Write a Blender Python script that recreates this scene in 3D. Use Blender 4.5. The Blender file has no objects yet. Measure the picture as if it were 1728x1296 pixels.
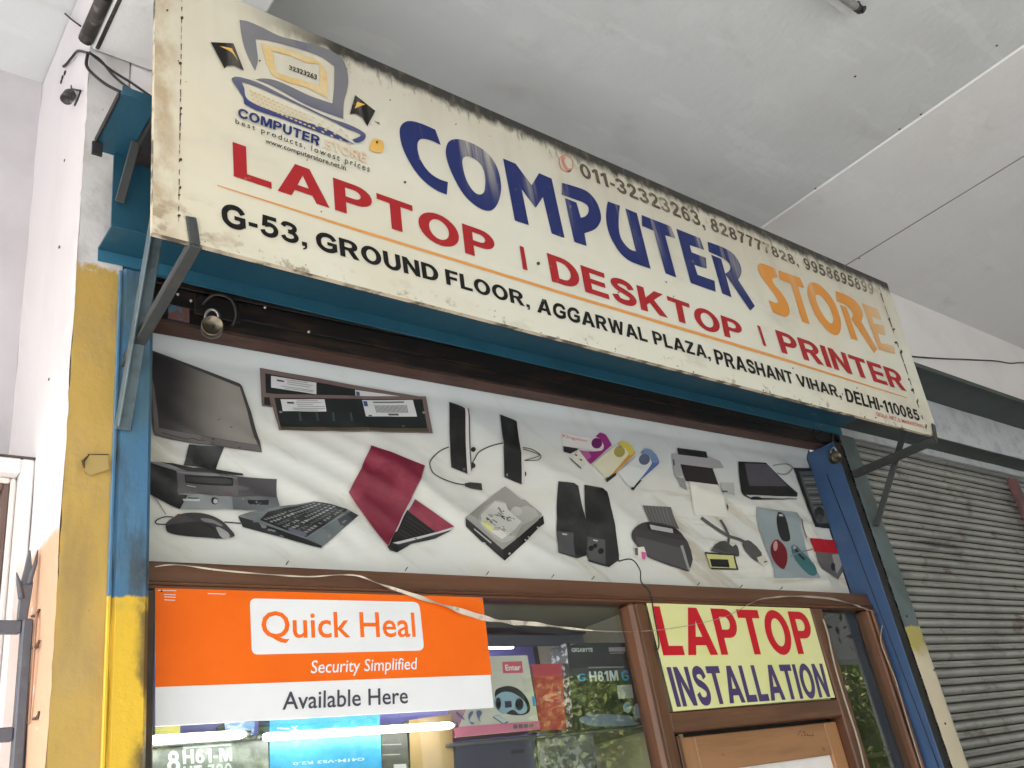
import bpy, bmesh, math, random
import numpy as np
from mathutils import Vector, Matrix, noise as mnoise
from mathutils.geometry import tessellate_polygon
random.seed(7)
SC = bpy.context.scene
COL = SC.collection
H = 1.6                                   # eye height above the veranda floor

# ------------------------------------------------------------------ camera
RIGHT = Vector((0.77674504, -0.61021775, -0.15588917))
UP = Vector((-0.16373652, -0.43465624, 0.88558698))
FWD = Vector((0.6081591, 0.66235055, 0.43753201))
FPX = 1554.474
cam = bpy.data.cameras.new('camera')
cam.sensor_width = 36; cam.lens = FPX / 1728 * 36
cam.clip_start = 0.05; cam.clip_end = 900
camo = bpy.data.objects.new('camera', cam); COL.objects.link(camo)
m = Matrix((RIGHT, UP, -FWD)).transposed().to_4x4(); m.translation = (0, 0, H)
camo.matrix_world = m
SC.camera = camo

# ------------------------------------------------------------------ world, sun, exposure
SUN_AZ, SUN_EL = math.radians(-74), math.radians(43)     # azimuth from +y towards +x
w = bpy.data.worlds.new('World'); SC.world = w; w.use_nodes = True
nt = w.node_tree; nt.nodes.clear()
sky = nt.nodes.new('ShaderNodeTexSky'); sky.sky_type = 'NISHITA'; sky.sun_disc = False
sky.sun_elevation = SUN_EL; sky.sun_rotation = SUN_AZ
sky.dust_density = 4; sky.air_density = 1.0; sky.ozone_density = 1.0
bg = nt.nodes.new('ShaderNodeBackground'); bg.inputs[1].default_value = 0.14
out = nt.nodes.new('ShaderNodeOutputWorld')
nt.links.new(sky.outputs[0], bg.inputs[0]); nt.links.new(bg.outputs[0], out.inputs[0])
sl = bpy.data.lights.new('sun', 'SUN'); sl.energy = 5.0; sl.angle = math.radians(0.6); sl.color = (1, .975, .94)
so = bpy.data.objects.new('sun', sl); COL.objects.link(so)
sd = Vector((math.sin(SUN_AZ) * math.cos(SUN_EL), math.cos(SUN_AZ) * math.cos(SUN_EL), math.sin(SUN_EL)))
so.rotation_euler = sd.to_track_quat('Z', 'Y').to_euler(); so.location = (0, -6, 9)
SC.view_settings.view_transform = 'Standard'; SC.view_settings.look = 'None'
SC.view_settings.exposure = 2.75; SC.view_settings.gamma = 1; SC.view_settings.use_curve_mapping = False
SC.render.engine = 'CYCLES'
SC.cycles.use_denoising = True
SC.cycles.max_bounces = 10; SC.cycles.diffuse_bounces = 6; SC.cycles.transparent_max_bounces = 24
SC.cycles.sample_clamp_indirect = 8

# ------------------------------------------------------------------ from photo pixels to points on real planes
def ray(px, py):
    return RIGHT * ((px - 864) / FPX) + UP * (-(py - 648) / FPX) + FWD
def PY(px, py, y): d = ray(px, py); d = d * (y / d.y); return Vector((d.x, d.y, d.z + H))
def PX(px, py, x): d = ray(px, py); d = d * (x / d.x); return Vector((d.x, d.y, d.z + H))
def PZ(px, py, z): d = ray(px, py); d = d * (z / d.z); return Vector((d.x, d.y, d.z + H))
def zm(x0, y0, s, pts):
    return [(x0 + p[0] / s, y0 + p[1] / s) + tuple(p[2:]) for p in pts]

# ------------------------------------------------------------------ materials
def _nodes(name):
    mt = bpy.data.materials.new(name); mt.use_nodes = True
    n = mt.node_tree; n.nodes.clear()
    o = n.nodes.new('ShaderNodeOutputMaterial'); b = n.nodes.new('ShaderNodeBsdfPrincipled')
    n.links.new(b.outputs[0], o.inputs[0])
    return mt, n, b, o
def _noise(n, pos, scale, detail=5, rough=.6, rot=0):
    if rot:
        rt = n.nodes.new('ShaderNodeVectorRotate'); rt.rotation_type = 'Y_AXIS'; rt.inputs['Angle'].default_value = rot; n.links.new(pos, rt.inputs['Vector']); pos = rt.outputs[0]
    if not isinstance(scale, (tuple, list)): scale = (scale,) * 3
    mp = n.nodes.new('ShaderNodeVectorMath'); mp.operation = 'MULTIPLY'
    n.links.new(pos, mp.inputs[0]); mp.inputs[1].default_value = scale
    t = n.nodes.new('ShaderNodeTexNoise'); t.inputs['Scale'].default_value = 1
    t.inputs['Detail'].default_value = detail; t.inputs['Roughness'].default_value = rough
    n.links.new(mp.outputs[0], t.inputs['Vector'])
    return t.outputs['Fac']
def _mr(n, s, a, b, c=0., d=1.):
    r = n.nodes.new('ShaderNodeMapRange'); r.interpolation_type = 'SMOOTHSTEP'
    n.links.new(s, r.inputs[0]); r.inputs[1].default_value = a; r.inputs[2].default_value = b
    r.inputs[3].default_value = c; r.inputs[4].default_value = d
    return r.outputs[0]
def _math(n, op, a, b):
    r = n.nodes.new('ShaderNodeMath'); r.operation = op
    for i, v in enumerate((a, b)):
        if isinstance(v, (int, float)): r.inputs[i].default_value = v
        else: n.links.new(v, r.inputs[i])
    return r.outputs[0]
def _mask(n, pos, L):
    k = L.get('k', 'noise'); f = None
    if 's' in L:
        f = _mr(n, _noise(n, pos, L['s'], L.get('d', 5), rot=L.get('rot', 0)), L['lo'], L['hi'])
    for e in L.get('edges', ()):                 # (axis, a, b, amp, scale): 0 at a, 1 at b, ragged by noise
        sx = n.nodes.new('ShaderNodeSeparateXYZ'); n.links.new(pos, sx.inputs[0])
        c = sx.outputs[e[0]]
        if len(e) > 3 and e[3]:
            nn = _math(n, 'SUBTRACT', _noise(n, pos, e[4], 4), .5)
            c = _math(n, 'ADD', c, _math(n, 'MULTIPLY', nn, e[3]))
        g = _mr(n, c, min(e[1], e[2]), max(e[1], e[2]), 0. if e[1] < e[2] else 1., 1. if e[1] < e[2] else 0.)
        f = g if f is None else _math(n, 'MULTIPLY', f, g)
    return _math(n, 'MULTIPLY', f, L.get('amt', 1.))
def mat(name, col, rough=.6, metal=0., spec=.5, layers=(), bump=None, emit=0., coat=0.):
    mt, n, b, o = _nodes(name)
    b.inputs['Roughness'].default_value = rough; b.inputs['Metallic'].default_value = metal
    b.inputs['Specular IOR Level'].default_value = spec; b.inputs['Coat Weight'].default_value = coat
    pos = n.nodes.new('ShaderNodeNewGeometry').outputs['Position']
    c = None
    for L in layers:
        f = _mask(n, pos, L)
        mx = n.nodes.new('ShaderNodeMix'); mx.data_type = 'RGBA'
        n.links.new(f, mx.inputs[0])
        if c is None: mx.inputs[6].default_value = (*col, 1)
        else: n.links.new(c, mx.inputs[6])
        mx.inputs[7].default_value = (*L['c'], 1); c = mx.outputs[2]
    if c is None: b.inputs['Base Color'].default_value = (*col, 1)
    else: n.links.new(c, b.inputs['Base Color'])
    if emit:
        b.inputs['Emission Color'].default_value = (*col, 1); b.inputs['Emission Strength'].default_value = emit
    if bump:
        bp = n.nodes.new('ShaderNodeBump'); bp.inputs['Strength'].default_value = bump[1]
        bp.inputs['Distance'].default_value = bump[2] if len(bump) > 2 else .004
        n.links.new(_noise(n, pos, bump[0], 6), bp.inputs['Height']); n.links.new(bp.outputs[0], b.inputs['Normal'])
    return mt
def glass_mat(name, tint=(.93, .96, .95)):
    mt, n, b, o = _nodes(name); n.nodes.remove(b)
    tr = n.nodes.new('ShaderNodeBsdfTransparent'); tr.inputs[0].default_value = (*tint, 1)
    gl = n.nodes.new('ShaderNodeBsdfGlossy'); gl.inputs['Roughness'].default_value = .004
    gl.inputs[0].default_value = (1, 1, 1, 1)
    fr = n.nodes.new('ShaderNodeFresnel'); gm_ = n.nodes.new('ShaderNodeNewGeometry'); io = _mr(n, gm_.outputs['Backfacing'], 0, 1, 1.5, 1 / 1.5)
    n.links.new(io, fr.inputs[0])
    mx = n.nodes.new('ShaderNodeMixShader')
    n.links.new(fr.outputs[0], mx.inputs[0]); n.links.new(tr.outputs[0], mx.inputs[1]); n.links.new(gl.outputs[0], mx.inputs[2])
    n.links.new(mx.outputs[0], o.inputs[0])
    return mt
PR = {}
def ink(r, g, b, rough=.45):
    k = (round(r, 3), round(g, 3), round(b, 3), rough)
    if k not in PR: PR[k] = mat('ink', (r, g, b), rough, spec=.2)
    return PR[k]
def gray(v): return ink(v, v, v)

# ------------------------------------------------------------------ mesh builder and object bookkeeping
ORG = {}
class MB:
    def __init__(s): s.v = []; s.f = []; s.m = []; s.sm = []
    def add(s, verts, faces, mi=0, smooth=False):
        o = len(s.v); s.v += [Vector(p) for p in verts]
        for f in faces: s.f.append([i + o for i in f]); s.m.append(mi); s.sm.append(smooth)
    def bm(s, bm, mi=0, smooth=False):
        bm.verts.index_update()
        s.add([v.co.copy() for v in bm.verts], [[v.index for v in f.verts] for f in bm.faces], mi, smooth); bm.free()
    def hexa(s, c8, bev=0., mi=0):
        """eight corners: bottom ring 0-3, top ring 4-7"""
        b = bmesh.new(); vs = [b.verts.new(p) for p in c8]
        for q in ((3, 2, 1, 0), (4, 5, 6, 7), (0, 1, 5, 4), (1, 2, 6, 5), (2, 3, 7, 6), (3, 0, 4, 7)):
            b.faces.new([vs[i] for i in q])
        bmesh.ops.recalc_face_normals(b, faces=b.faces)
        if bev: bmesh.ops.bevel(b, geom=list(b.edges), offset=bev, segments=1, affect='EDGES', profile=.5)
        s.bm(b, mi)
    def box(s, x0, x1, y0, y1, z0, z1, bev=0., mi=0):
        s.hexa([(x0, y0, z0), (x1, y0, z0), (x1, y1, z0), (x0, y1, z0), (x0, y0, z1), (x1, y0, z1), (x1, y1, z1), (x0, y1, z1)], bev, mi)
    def bar(s, a, b, w, d, up=(0, 0, 1), bev=.002, mi=0):
        a, b = Vector(a), Vector(b); t = (b - a).normalized(); u = Vector(up)
        sx = t.cross(u).normalized() * (w / 2); sy = sx.cross(t).normalized() * (d / 2)
        s.hexa([a - sx - sy, a + sx - sy, a + sx + sy, a - sx + sy, b - sx - sy, b + sx - sy, b + sx + sy, b - sx + sy], bev, mi)
    def tube(s, pts, r, n=6, mi=0, caps=True, smooth=True):
        pts = [Vector(p) for p in pts]; rr = r if isinstance(r, (list, tuple)) else [r] * len(pts)
        verts = []; faces = []; prev = None
        for i, p in enumerate(pts):
            t = (pts[min(i + 1, len(pts) - 1)] - pts[max(i - 1, 0)]).normalized()
            if prev is None: u = t.orthogonal().normalized()
            else: u = (prev - t * prev.dot(t)).normalized()
            prev = u; v = t.cross(u)
            for k in range(n):
                a = 2 * math.pi * k / n; verts.append(p + (u * math.cos(a) + v * math.sin(a)) * rr[i])
        for i in range(len(pts) - 1):
            for k in range(n):
                faces.append((i * n + k, i * n + (k + 1) % n, (i + 1) * n + (k + 1) % n, (i + 1) * n + k))
        if caps: faces.append(tuple(range(n))[::-1]); faces.append(tuple((len(pts) - 1) * n + k for k in range(n)))
        s.add(verts, faces, mi, smooth)
    def lathe(s, c, axis, prof, n=24, mi=0):
        c = Vector(c); ax = Vector(axis).normalized(); u = ax.orthogonal().normalized(); v = ax.cross(u)
        verts = [c + ax * h + (u * math.cos(2 * math.pi * k / n) + v * math.sin(2 * math.pi * k / n)) * r for r, h in prof for k in range(n)]
        faces = [(i * n + k, i * n + (k + 1) % n, (i + 1) * n + (k + 1) % n, (i + 1) * n + k) for i in range(len(prof) - 1) for k in range(n)]
        s.add(verts, faces, mi, True)
    def grid(s, fn, nu, nv, mi=0, smooth=True):
        verts = [fn(i / nu, j / nv) for j in range(nv + 1) for i in range(nu + 1)]
        faces = [(j * (nu + 1) + i, j * (nu + 1) + i + 1, (j + 1) * (nu + 1) + i + 1, (j + 1) * (nu + 1) + i) for j in range(nv) for i in range(nu)]
        s.add(verts, faces, mi, smooth)
    def build(s, name, mats, parent=None, origin=None):
        mats = mats if isinstance(mats, (list, tuple)) else [mats]
        if parent is not None: og = ORG[parent]
        elif origin is not None: og = Vector(origin)
        else:
            lo = [min(v[i] for v in s.v) for i in range(3)]; hi = [max(v[i] for v in s.v) for i in range(3)]
            og = Vector(((lo[0] + hi[0]) / 2, (lo[1] + hi[1]) / 2, lo[2]))
        me = bpy.data.meshes.new(name); me.from_pydata([tuple(v - og) for v in s.v], [], s.f)
        for mt in mats: me.materials.append(mt)
        me.polygons.foreach_set('material_index', s.m); me.polygons.foreach_set('use_smooth', s.sm); me.update()
        o = bpy.data.objects.new(name, me); COL.objects.link(o)
        if parent is not None: o.parent = parent
        else: o.location = og
        ORG[o] = og
        return o
def tag(o, label=None, cat=None, group=None, kind=None):
    for k, v in (('label', label), ('category', cat), ('group', group), ('kind', kind)):
        if v: o[k] = v
    return o
def thing(name, loc, label, cat, group=None):
    o = bpy.data.objects.new(name, None); o.empty_display_size = .1; COL.objects.link(o)
    o.location = loc; ORG[o] = Vector(loc)
    return tag(o, label, cat, group)
def part(name, mats, parent, fn, **k):
    b = MB(); fn(b); return b.build(name, mats, parent, **k)
def boxpart(name, mt, parent, x0, x1, y0, y1, z0, z1, bev=.003):
    return part(name, mt, parent, lambda b: b.box(x0, x1, y0, y1, z0, z1, bev))

# ------------------------------------------------------------------ flat print: outlines drawn on a plane
def curve(pts, sub=4):
    """closed outline, rounded except at points flagged 1"""
    P = [Vector(p[:2]) for p in pts]; C = [len(p) > 2 and p[2] for p in pts]; n = len(P); o = []
    for i in range(n):
        a, b = P[i], P[(i + 1) % n]
        ta = (b - a) if C[i] else (b - P[i - 1]) / 2
        tb = (b - a) if C[(i + 1) % n] else (P[(i + 2) % n] - a) / 2
        L = (b - a).length
        ta = ta.normalized() * L if ta.length > 1e-9 else ta; tb = tb.normalized() * L if tb.length > 1e-9 else tb
        st = 1 if (C[i] and C[(i + 1) % n]) else sub
        for k in range(st):
            t = k / st; t2, t3 = t * t, t * t * t
            o.append(tuple(a * (2 * t3 - 3 * t2 + 1) + ta * (t3 - 2 * t2 + t) + b * (3 * t2 - 2 * t3) + tb * (t3 - t2)))
    return o
def smooth_open(pts, sub=5):
    P = [Vector(p) for p in pts]; o = []
    for i in range(len(P) - 1):
        a, b = P[i], P[i + 1]; ta = (b - P[max(i - 1, 0)]) / 2; tb = (P[min(i + 2, len(P) - 1)] - a) / 2
        for k in range(sub):
            t = k / sub; t2, t3 = t * t, t * t * t
            o.append(a * (2 * t3 - 3 * t2 + 1) + ta * (t3 - 2 * t2 + t) + b * (3 * t2 - 2 * t3) + tb * (t3 - t2))
    return o + [P[-1]]
def stroke(pts, wd):
    P = [Vector(p) for p in smooth_open([Vector(p) for p in pts])]; l = []; r = []
    for i, p in enumerate(P):
        t = (P[min(i + 1, len(P) - 1)] - P[max(i - 1, 0)]).normalized(); nn = Vector((-t.y, t.x)) * wd / 2
        l.append(p + nn); r.append(p - nn)
    return [tuple(a) for a in l] + [tuple(a) for a in r[::-1]]
def circ(cx, cy, rx, ry=None, rot=0, n=20):
    ry = ry or rx; c, s = math.cos(rot), math.sin(rot)
    return [(cx + rx * math.cos(a) * c - ry * math.sin(a) * s, cy + rx * math.cos(a) * s + ry * math.sin(a) * c) for a in [2 * math.pi * k / n for k in range(n)]]
class Print:
    """collects ink outlines given in photo pixels and lays them on the plane Y=y as one mesh"""
    def __init__(s, y, step=.0004, lift=.0012): s.y = y; s.L = 0; s.step = step; s.lift = lift; s.mb = MB(); s.mats = []; s.tf = None
    def mi(s, mt):
        if mt not in s.mats: s.mats.append(mt)
        return s.mats.index(mt)
    def poly(s, mt, pts, holes=(), same=False):
        if not same: s.L += 1
        y = s.y - s.lift - s.step * s.L
        loops = [[PY(p[0], p[1], s.y) for p in l] for l in [pts] + list(holes)]
        for l in loops:
            for v in l: v.y = y
        flat = [v for l in loops for v in l]
        tris = tessellate_polygon([[Vector((v.x, v.z, 0)) for v in l] for l in loops])
        f2 = []
        for t in tris:
            a, b, c = (flat[i] for i in t)
            cr = (b - a).cross(c - a)
            f2.append(t if cr.y < 0 else (t[0], t[2], t[1]))
        s.mb.add(flat, f2, s.mi(mt))
        return s
    def text(s, mt, body, quad, off=0., shear=0., track=1., same=False):
        """quad: cap-line left, cap-line right, baseline right, baseline left in pixels"""
        if not same: s.L += 1
        vs, fs = glyphs(body, off, shear, track)
        q = [PY(p[0], p[1], s.y) for p in quad]
        for v in q: v.y = s.y - s.lift - s.step * s.L
        x0 = min(v[0] for v in vs); x1 = max(v[0] for v in vs); hc = .682 + 2 * off
        pts = []
        for x, yy in vs:
            u = (x - x0) / (x1 - x0); v = (yy + off) / hc
            pts.append(q[3].lerp(q[2], u) * (1 - v) + q[0].lerp(q[1], u) * v)
        f2 = []
        for f in fs:
            a, b, c = pts[f[0]], pts[f[1]], pts[f[2]]
            f2.append(f if (b - a).cross(c - a).y <= 0 else f[::-1])
        s.mb.add(pts, f2, s.mi(mt))
        return s
    def block(s, mt, body, quad, gap=.11, same=False):
        """heavy block capitals fitted between a cap line and a baseline given in pixels"""
        if not same: s.L += 1
        q = [PY(p[0], p[1], s.y) for p in quad]; x = 0; items = []
        for ch in body:
            wd, polys = BLOCK[ch]
            items += [(x, i, p) for i, p in enumerate(polys)]; x += wd + gap
        W_ = x - gap
        for x0, i, (o, hs) in items:
            loops = []
            for l in [o] + list(hs):
                L2 = []
                for a, b in l:
                    u = (x0 + a) / W_; p = q[3].lerp(q[2], u) * (1 - b) + q[0].lerp(q[1], u) * b; p.y = s.y - s.lift - s.step * (s.L + .3 * i); L2.append(p)
                loops.append(L2)
            flat = [v for l in loops for v in l]; f2 = []
            for t in tessellate_polygon([[Vector((v.x, v.z, 0)) for v in l] for l in loops]):
                a, b, c = (flat[k] for k in t); f2.append(t if (b - a).cross(c - a).y < 0 else (t[0], t[2], t[1]))
            s.mb.add(flat, f2, s.mi(mt))
        return s
    def build(s, name, parent):
        if s.tf: s.tf(s.mb)
        return s.mb.build(name, s.mats, parent)
def _arc(cx, cy, rx, ry, a0, a1, n=9):
    return [(cx + rx * math.cos(math.radians(a0 + (a1 - a0) * k / n)), cy + ry * math.sin(math.radians(a0 + (a1 - a0) * k / n))) for k in range(n + 1)]
def _el(cx, cy, rx, ry): return _arc(cx, cy, rx, ry, 0, 360, 24)[:-1]
def _rc(a, b, c, d): return [(a, b), (c, b), (c, d), (a, d)]
def _st(pts, w=.205): return stroke(pts, w)
_6 = [(_el(.37, .32, .335, .335), [_el(.37, .32, .125, .165)]), (_st([(.61, .78), (.47, .905), (.30, .86), (.17, .68), (.135, .42)]), [])]
BLOCK = {
 'L': (.68, [([(0, 0), (.68, 0), (.68, .19), (.24, .19), (.24, 1), (0, 1)], [])]),
 'A': (1., [([(0, 0), (.26, 0), (.33, .2), (.67, .2), (.74, 0), (1, 0), (.64, 1), (.36, 1)], [[(.39, .38), (.61, .38), (.5, .72)]])]),
 'P': (.80, [([(0, 0), (.24, 0), (.24, .36)] + _arc(.46, .68, .34, .32, -90, 90) + [(0, 1)], [[(.24, .54)] + _arc(.42, .68, .14, .14, -90, 90) + [(.24, .82)]])]),
 'T': (.80, [([(.28, 0), (.52, 0), (.52, .81), (.8, .81), (.8, 1), (0, 1), (0, .81), (.28, .81)], [])]),
 'O': (.96, [(_el(.48, .5, .48, .52), [_el(.48, .5, .235, .325)])]),
 'D': (.86, [([(0, 0)] + _arc(.4, .5, .46, .5, -90, 90, 12) + [(0, 1)], [[(.24, .19)] + _arc(.38, .5, .23, .31, -90, 90, 12) + [(.24, .81)]])]),
 'E': (.74, [([(0, 0), (.74, 0), (.74, .19), (.24, .19), (.24, .41), (.68, .41), (.68, .59), (.24, .59), (.24, .81), (.72, .81), (.72, 1), (0, 1)], [])]),
 'M': (1.04, [([(0, 0), (.22, 0), (.22, .62), (.42, 0), (.62, 0), (.82, .62), (.82, 0), (1.04, 0), (1.04, 1), (.72, 1), (.52, .36), (.32, 1), (0, 1)], [])]),
 'C': (.86, [(_st([(.80, .68), (.68, .86), (.48, .91), (.27, .84), (.13, .66), (.11, .48), (.15, .28), (.30, .13), (.50, .09), (.68, .14), (.81, .32)], .22), [])]),
 'F': (.70, [([(0, 0), (.24, 0), (.24, .40), (.64, .40), (.64, .58), (.24, .58), (.24, .81), (.70, .81), (.70, 1), (0, 1)], [])]),
 'S': (.80, [(_st([(.69, .69), (.61, .85), (.42, .91), (.22, .86), (.15, .74), (.24, .60), (.45, .52), (.64, .42), (.70, .28), (.60, .14), (.40, .09), (.20, .14), (.12, .31)], .215), [])]),
 'K': (.92, [([(0, 0), (.24, 0), (.24, .28), (.36, .42), (.62, 0), (.92, 0), (.53, .60), (.90, 1), (.59, 1), (.24, .58), (.24, 1), (0, 1)], [])]),
 'R': (.88, [([(0, 0), (.24, 0), (.24, .40), (.37, .40), (.60, 0), (.88, 0), (.63, .43)] + _arc(.49, .70, .35, .30, -55, 90) + [(0, 1)], [[(.24, .57)] + _arc(.46, .695, .13, .125, -90, 90) + [(.24, .82)]])]),
 'I': (.24, [(_rc(0, 0, .24, 1), [])]),
 'N': (.84, [([(0, 0), (.23, 0), (.23, .62), (.60, 0), (.84, 0), (.84, 1), (.61, 1), (.61, .38), (.24, 1), (0, 1)], [])]),
 'G': (.94, [(_st([(.84, .68), (.71, .86), (.50, .91), (.28, .84), (.14, .66), (.12, .48), (.16, .28), (.32, .13), (.52, .09), (.70, .13), (.82, .22)], .225), []), (_rc(.50, .37, .93, .55), []), (_rc(.71, .12, .93, .5), [])]),
 'U': (.84, [([(0, 1)] + _arc(.42, .38, .42, .40, 180, 360, 12) + [(.84, 1), (.60, 1)] + _arc(.42, .38, .18, .2, 360, 180, 10) + [(.24, 1)], [])]),
 'W': (1.24, [([(0, 1), (.22, 0), (.46, 0), (.62, .62), (.78, 0), (1.02, 0), (1.24, 1), (1.0, 1), (.89, .38), (.74, 1), (.50, 1), (.35, .38), (.24, 1)], [])]),
 'Z': (.78, [([(0, 0), (.78, 0), (.78, .19), (.30, .19), (.78, .84), (.78, 1), (.04, 1), (.04, .81), (.46, .81), (0, .17)], [])]),
 'H': (.86, [([(0, 0), (.24, 0), (.24, .40), (.62, .40), (.62, 0), (.86, 0), (.86, 1), (.62, 1), (.62, .6), (.24, .6), (.24, 1), (0, 1)], [])]),
 'V': (.96, [([(.36, 0), (.60, 0), (.96, 1), (.70, 1), (.48, .30), (.26, 1), (0, 1)], [])]),
 '0': (.74, [(_el(.37, .5, .37, .52), [_el(.37, .5, .15, .335)])]),
 '1': (.50, [([(.22, 0), (.46, 0), (.46, 1), (.28, 1), (.02, .80), (.02, .62), (.22, .72)], [])]),
 '2': (.72, [(_st([(.10, .68), (.17, .85), (.34, .91), (.54, .84), (.58, .68), (.48, .50), (.26, .27), (.14, .10)]), []), (_rc(.05, 0, .70, .19), [])]),
 '3': (.74, [(_st([(.09, .74), (.18, .88), (.36, .91), (.55, .84), (.58, .70), (.48, .57), (.30, .53)], .195), []), (_st([(.30, .53), (.52, .48), (.63, .32), (.55, .16), (.36, .09), (.16, .14), (.07, .29)], .195), [])]),
 '5': (.74, [(_rc(.14, .81, .68, 1), []), ([(.13, 1), (.34, 1), (.28, .52), (.07, .46)], []), (_st([(.17, .52), (.36, .60), (.56, .53), (.63, .35), (.55, .17), (.36, .09), (.16, .14), (.08, .29)], .2), [])]),
 '6': (.72, _6),
 '7': (.70, [([(.05, 1), (.68, 1), (.68, .85), (.50, .55), (.36, 0), (.12, 0), (.22, .45), (.42, .81), (.05, .81)], [])]),
 '8': (.74, [(_el(.37, .73, .295, .285), [_el(.37, .735, .105, .11)]), (_el(.37, .29, .345, .305), [_el(.37, .285, .135, .135)])]),
 '9': (.72, [([(.74 - x, 1 - y) for x, y in o], [[(.74 - x, 1 - y) for x, y in h] for h in hs]) for o, hs in _6]),
 ',': (.22, [(_rc(0, 0, .22, .21), []), ([(.12, .02), (.22, .02), (.19, -.11), (.04, -.2), (.02, -.13), (.11, -.08)], [])]),
 '-': (.36, [(_rc(0, .29, .36, .47), [])]), '&': (.8, [(_el(.4, .5, .4, .5), [_el(.4, .5, .2, .3)])]), ' ': (.30, [])}
def glyphs(body, off, shear, track):
    c = bpy.data.curves.new('lettering', 'FONT'); c.body = body; c.offset = off; c.resolution_u = 3
    c.shear = shear; c.space_character = track
    o = bpy.data.objects.new('lettering', c); COL.objects.link(o)
    dg = bpy.context.evaluated_depsgraph_get()
    me = bpy.data.meshes.new_from_object(o.evaluated_get(dg))
    vs = [(v.co.x, v.co.y) for v in me.vertices]; fs = [tuple(p.vertices) for p in me.polygons]
    bpy.data.objects.remove(o); bpy.data.curves.remove(c); bpy.data.meshes.remove(me)
    return vs, fs

# ================================================================== MATERIALS
white_ceiling = mat('white_ceiling_paint', (.74, .74, .73), .85, layers=[dict(c=(.64, .625, .60), s=1.3, lo=.42, hi=.75, amt=.6), dict(c=(.46, .44, .41), s=(3, 6, 9), lo=.58, hi=.82, amt=.45), dict(c=(.78, .78, .76), s=(2, 6, 5), lo=.58, hi=.62, amt=.4), dict(c=(.28, .27, .25), s=28, lo=.74, hi=.79, amt=.5)], bump=(12, .5, .008))
wall_white = mat('white_wall_paint', (.78, .75, .75), .8, layers=[dict(c=(.62, .58, .58), s=2.2, lo=.45, hi=.8, amt=.5), dict(c=(.3, .28, .27), s=26, lo=.74, hi=.82, amt=.5)], bump=(40, .3))
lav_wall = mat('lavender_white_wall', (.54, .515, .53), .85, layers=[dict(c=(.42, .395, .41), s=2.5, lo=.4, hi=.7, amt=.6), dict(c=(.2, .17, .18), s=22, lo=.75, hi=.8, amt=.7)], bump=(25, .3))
z0 = PY(160, 452, 1.89).z
pillar_front = mat('pillar_front_paint', (.60, .58, .57), .8, layers=[
    dict(c=(.42, .40, .38), s=9, lo=.45, hi=.7, amt=.8), dict(c=(.16, .14, .13), s=(30, 30, 45), lo=.69, hi=.76, amt=.8),
    dict(c=(.47, .305, .075), edges=[(2, z0 + .012, z0 - .012, .09, 35)]),
    dict(c=(.40, .28, .12), s=7, lo=.45, hi=.7, amt=.55, edges=[(2, z0 + .0, z0 - .05)]),
    dict(c=(.62, .44, .10), s=(4, 4, 1.2), lo=.5, hi=.75, amt=.6, edges=[(2, z0 - .4, z0 - .9)]),
    dict(c=(.30, .20, .08), s=(9, 9, 2.2), lo=.5, hi=.72, amt=.7, edges=[(2, z0, z0 - .02)]), dict(c=(.22, .15, .07), s=(45, 45, 30), lo=.68, hi=.78, amt=.7, edges=[(2, z0, z0 - .02)]), dict(c=(.70, .62, .48), s=(30, 30, 22), lo=.72, hi=.76, amt=.8, edges=[(2, z0, z0 - .02)])], bump=(35, .5, .005))
zp = PX(85, 905, .465).z
pillar_side = mat('pillar_side_paint', (.66, .63, .635), .8, layers=[
    dict(c=(.56, .525, .53), s=(4, 4, 1.6), lo=.4, hi=.75, amt=.6),
    dict(c=(.64, .38, .24), edges=[(2, zp + .01, zp - .01, .05, 22)]),
    dict(c=(.70, .65, .63), s=16, lo=.62, hi=.7, edges=[(2, zp, zp - .03), ]),
    dict(c=(.35, .2, .12), s=(18, 18, 9), lo=.68, hi=.8, amt=.5, edges=[(2, zp, zp - .05)])], bump=(28, .4))
zb = PY(200, 1006, 1.885).z
guide_paint = mat('blue_over_yellow_paint', (.055, .155, .27), .5, layers=[
    dict(c=(.075, .14, .165), s=(9, 9, 4), lo=.45, hi=.7, amt=.9), dict(c=(.11, .23, .37), s=(20, 20, 6), lo=.5, hi=.75, amt=.6), dict(c=(.20, .19, .17), s=(40, 40, 30), lo=.70, hi=.76, amt=.8), dict(c=(.05, .06, .065), s=(16, 16, 3), lo=.54, hi=.7, amt=.8),
    dict(c=(.70, .44, .03), edges=[(2, zb + .003, zb - .003, .02, 40)]),
    dict(c=(.42, .28, .06), s=9, lo=.5, hi=.75, amt=.6, edges=[(2, zb, zb - .02)]),
    dict(c=(.03, .027, .025), s=(10, 10, 7), lo=.42, hi=.58, amt=.85, edges=[(0, .600, .632, .03, 15), (2, zb + .15, zb + .05)])], bump=(50, .4))
zr = PY(1500, 1056, 1.885).z
right_pillar_paint = mat('teal_over_cream_paint', (.10, .135, .14), .6, layers=[
    dict(c=(.065, .085, .085), s=8, lo=.4, hi=.7, amt=.7),
    dict(c=(.40, .34, .10), edges=[(2, zr + .004, zr - .004, .025, 30)]),
    dict(c=(.60, .52, .38), edges=[(2, zr - .05, zr - .14, .16, 16)]),
    dict(c=(.20, .15, .10), s=24, lo=.66, hi=.74, amt=.8, edges=[(2, zr - .02, zr - .06)])], bump=(40, .5))
blue_paint = mat('blue_reveal_paint', (.032, .073, .165), .45, layers=[dict(c=(.05, .11, .22), s=5, lo=.4, hi=.7, amt=.6), dict(c=(.3, .33, .36), s=45, lo=.76, hi=.8, amt=.6), dict(c=(.02, .035, .07), s=(14, 14, 5), lo=.6, hi=.75, amt=.6)], bump=(60, .15))
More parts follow.
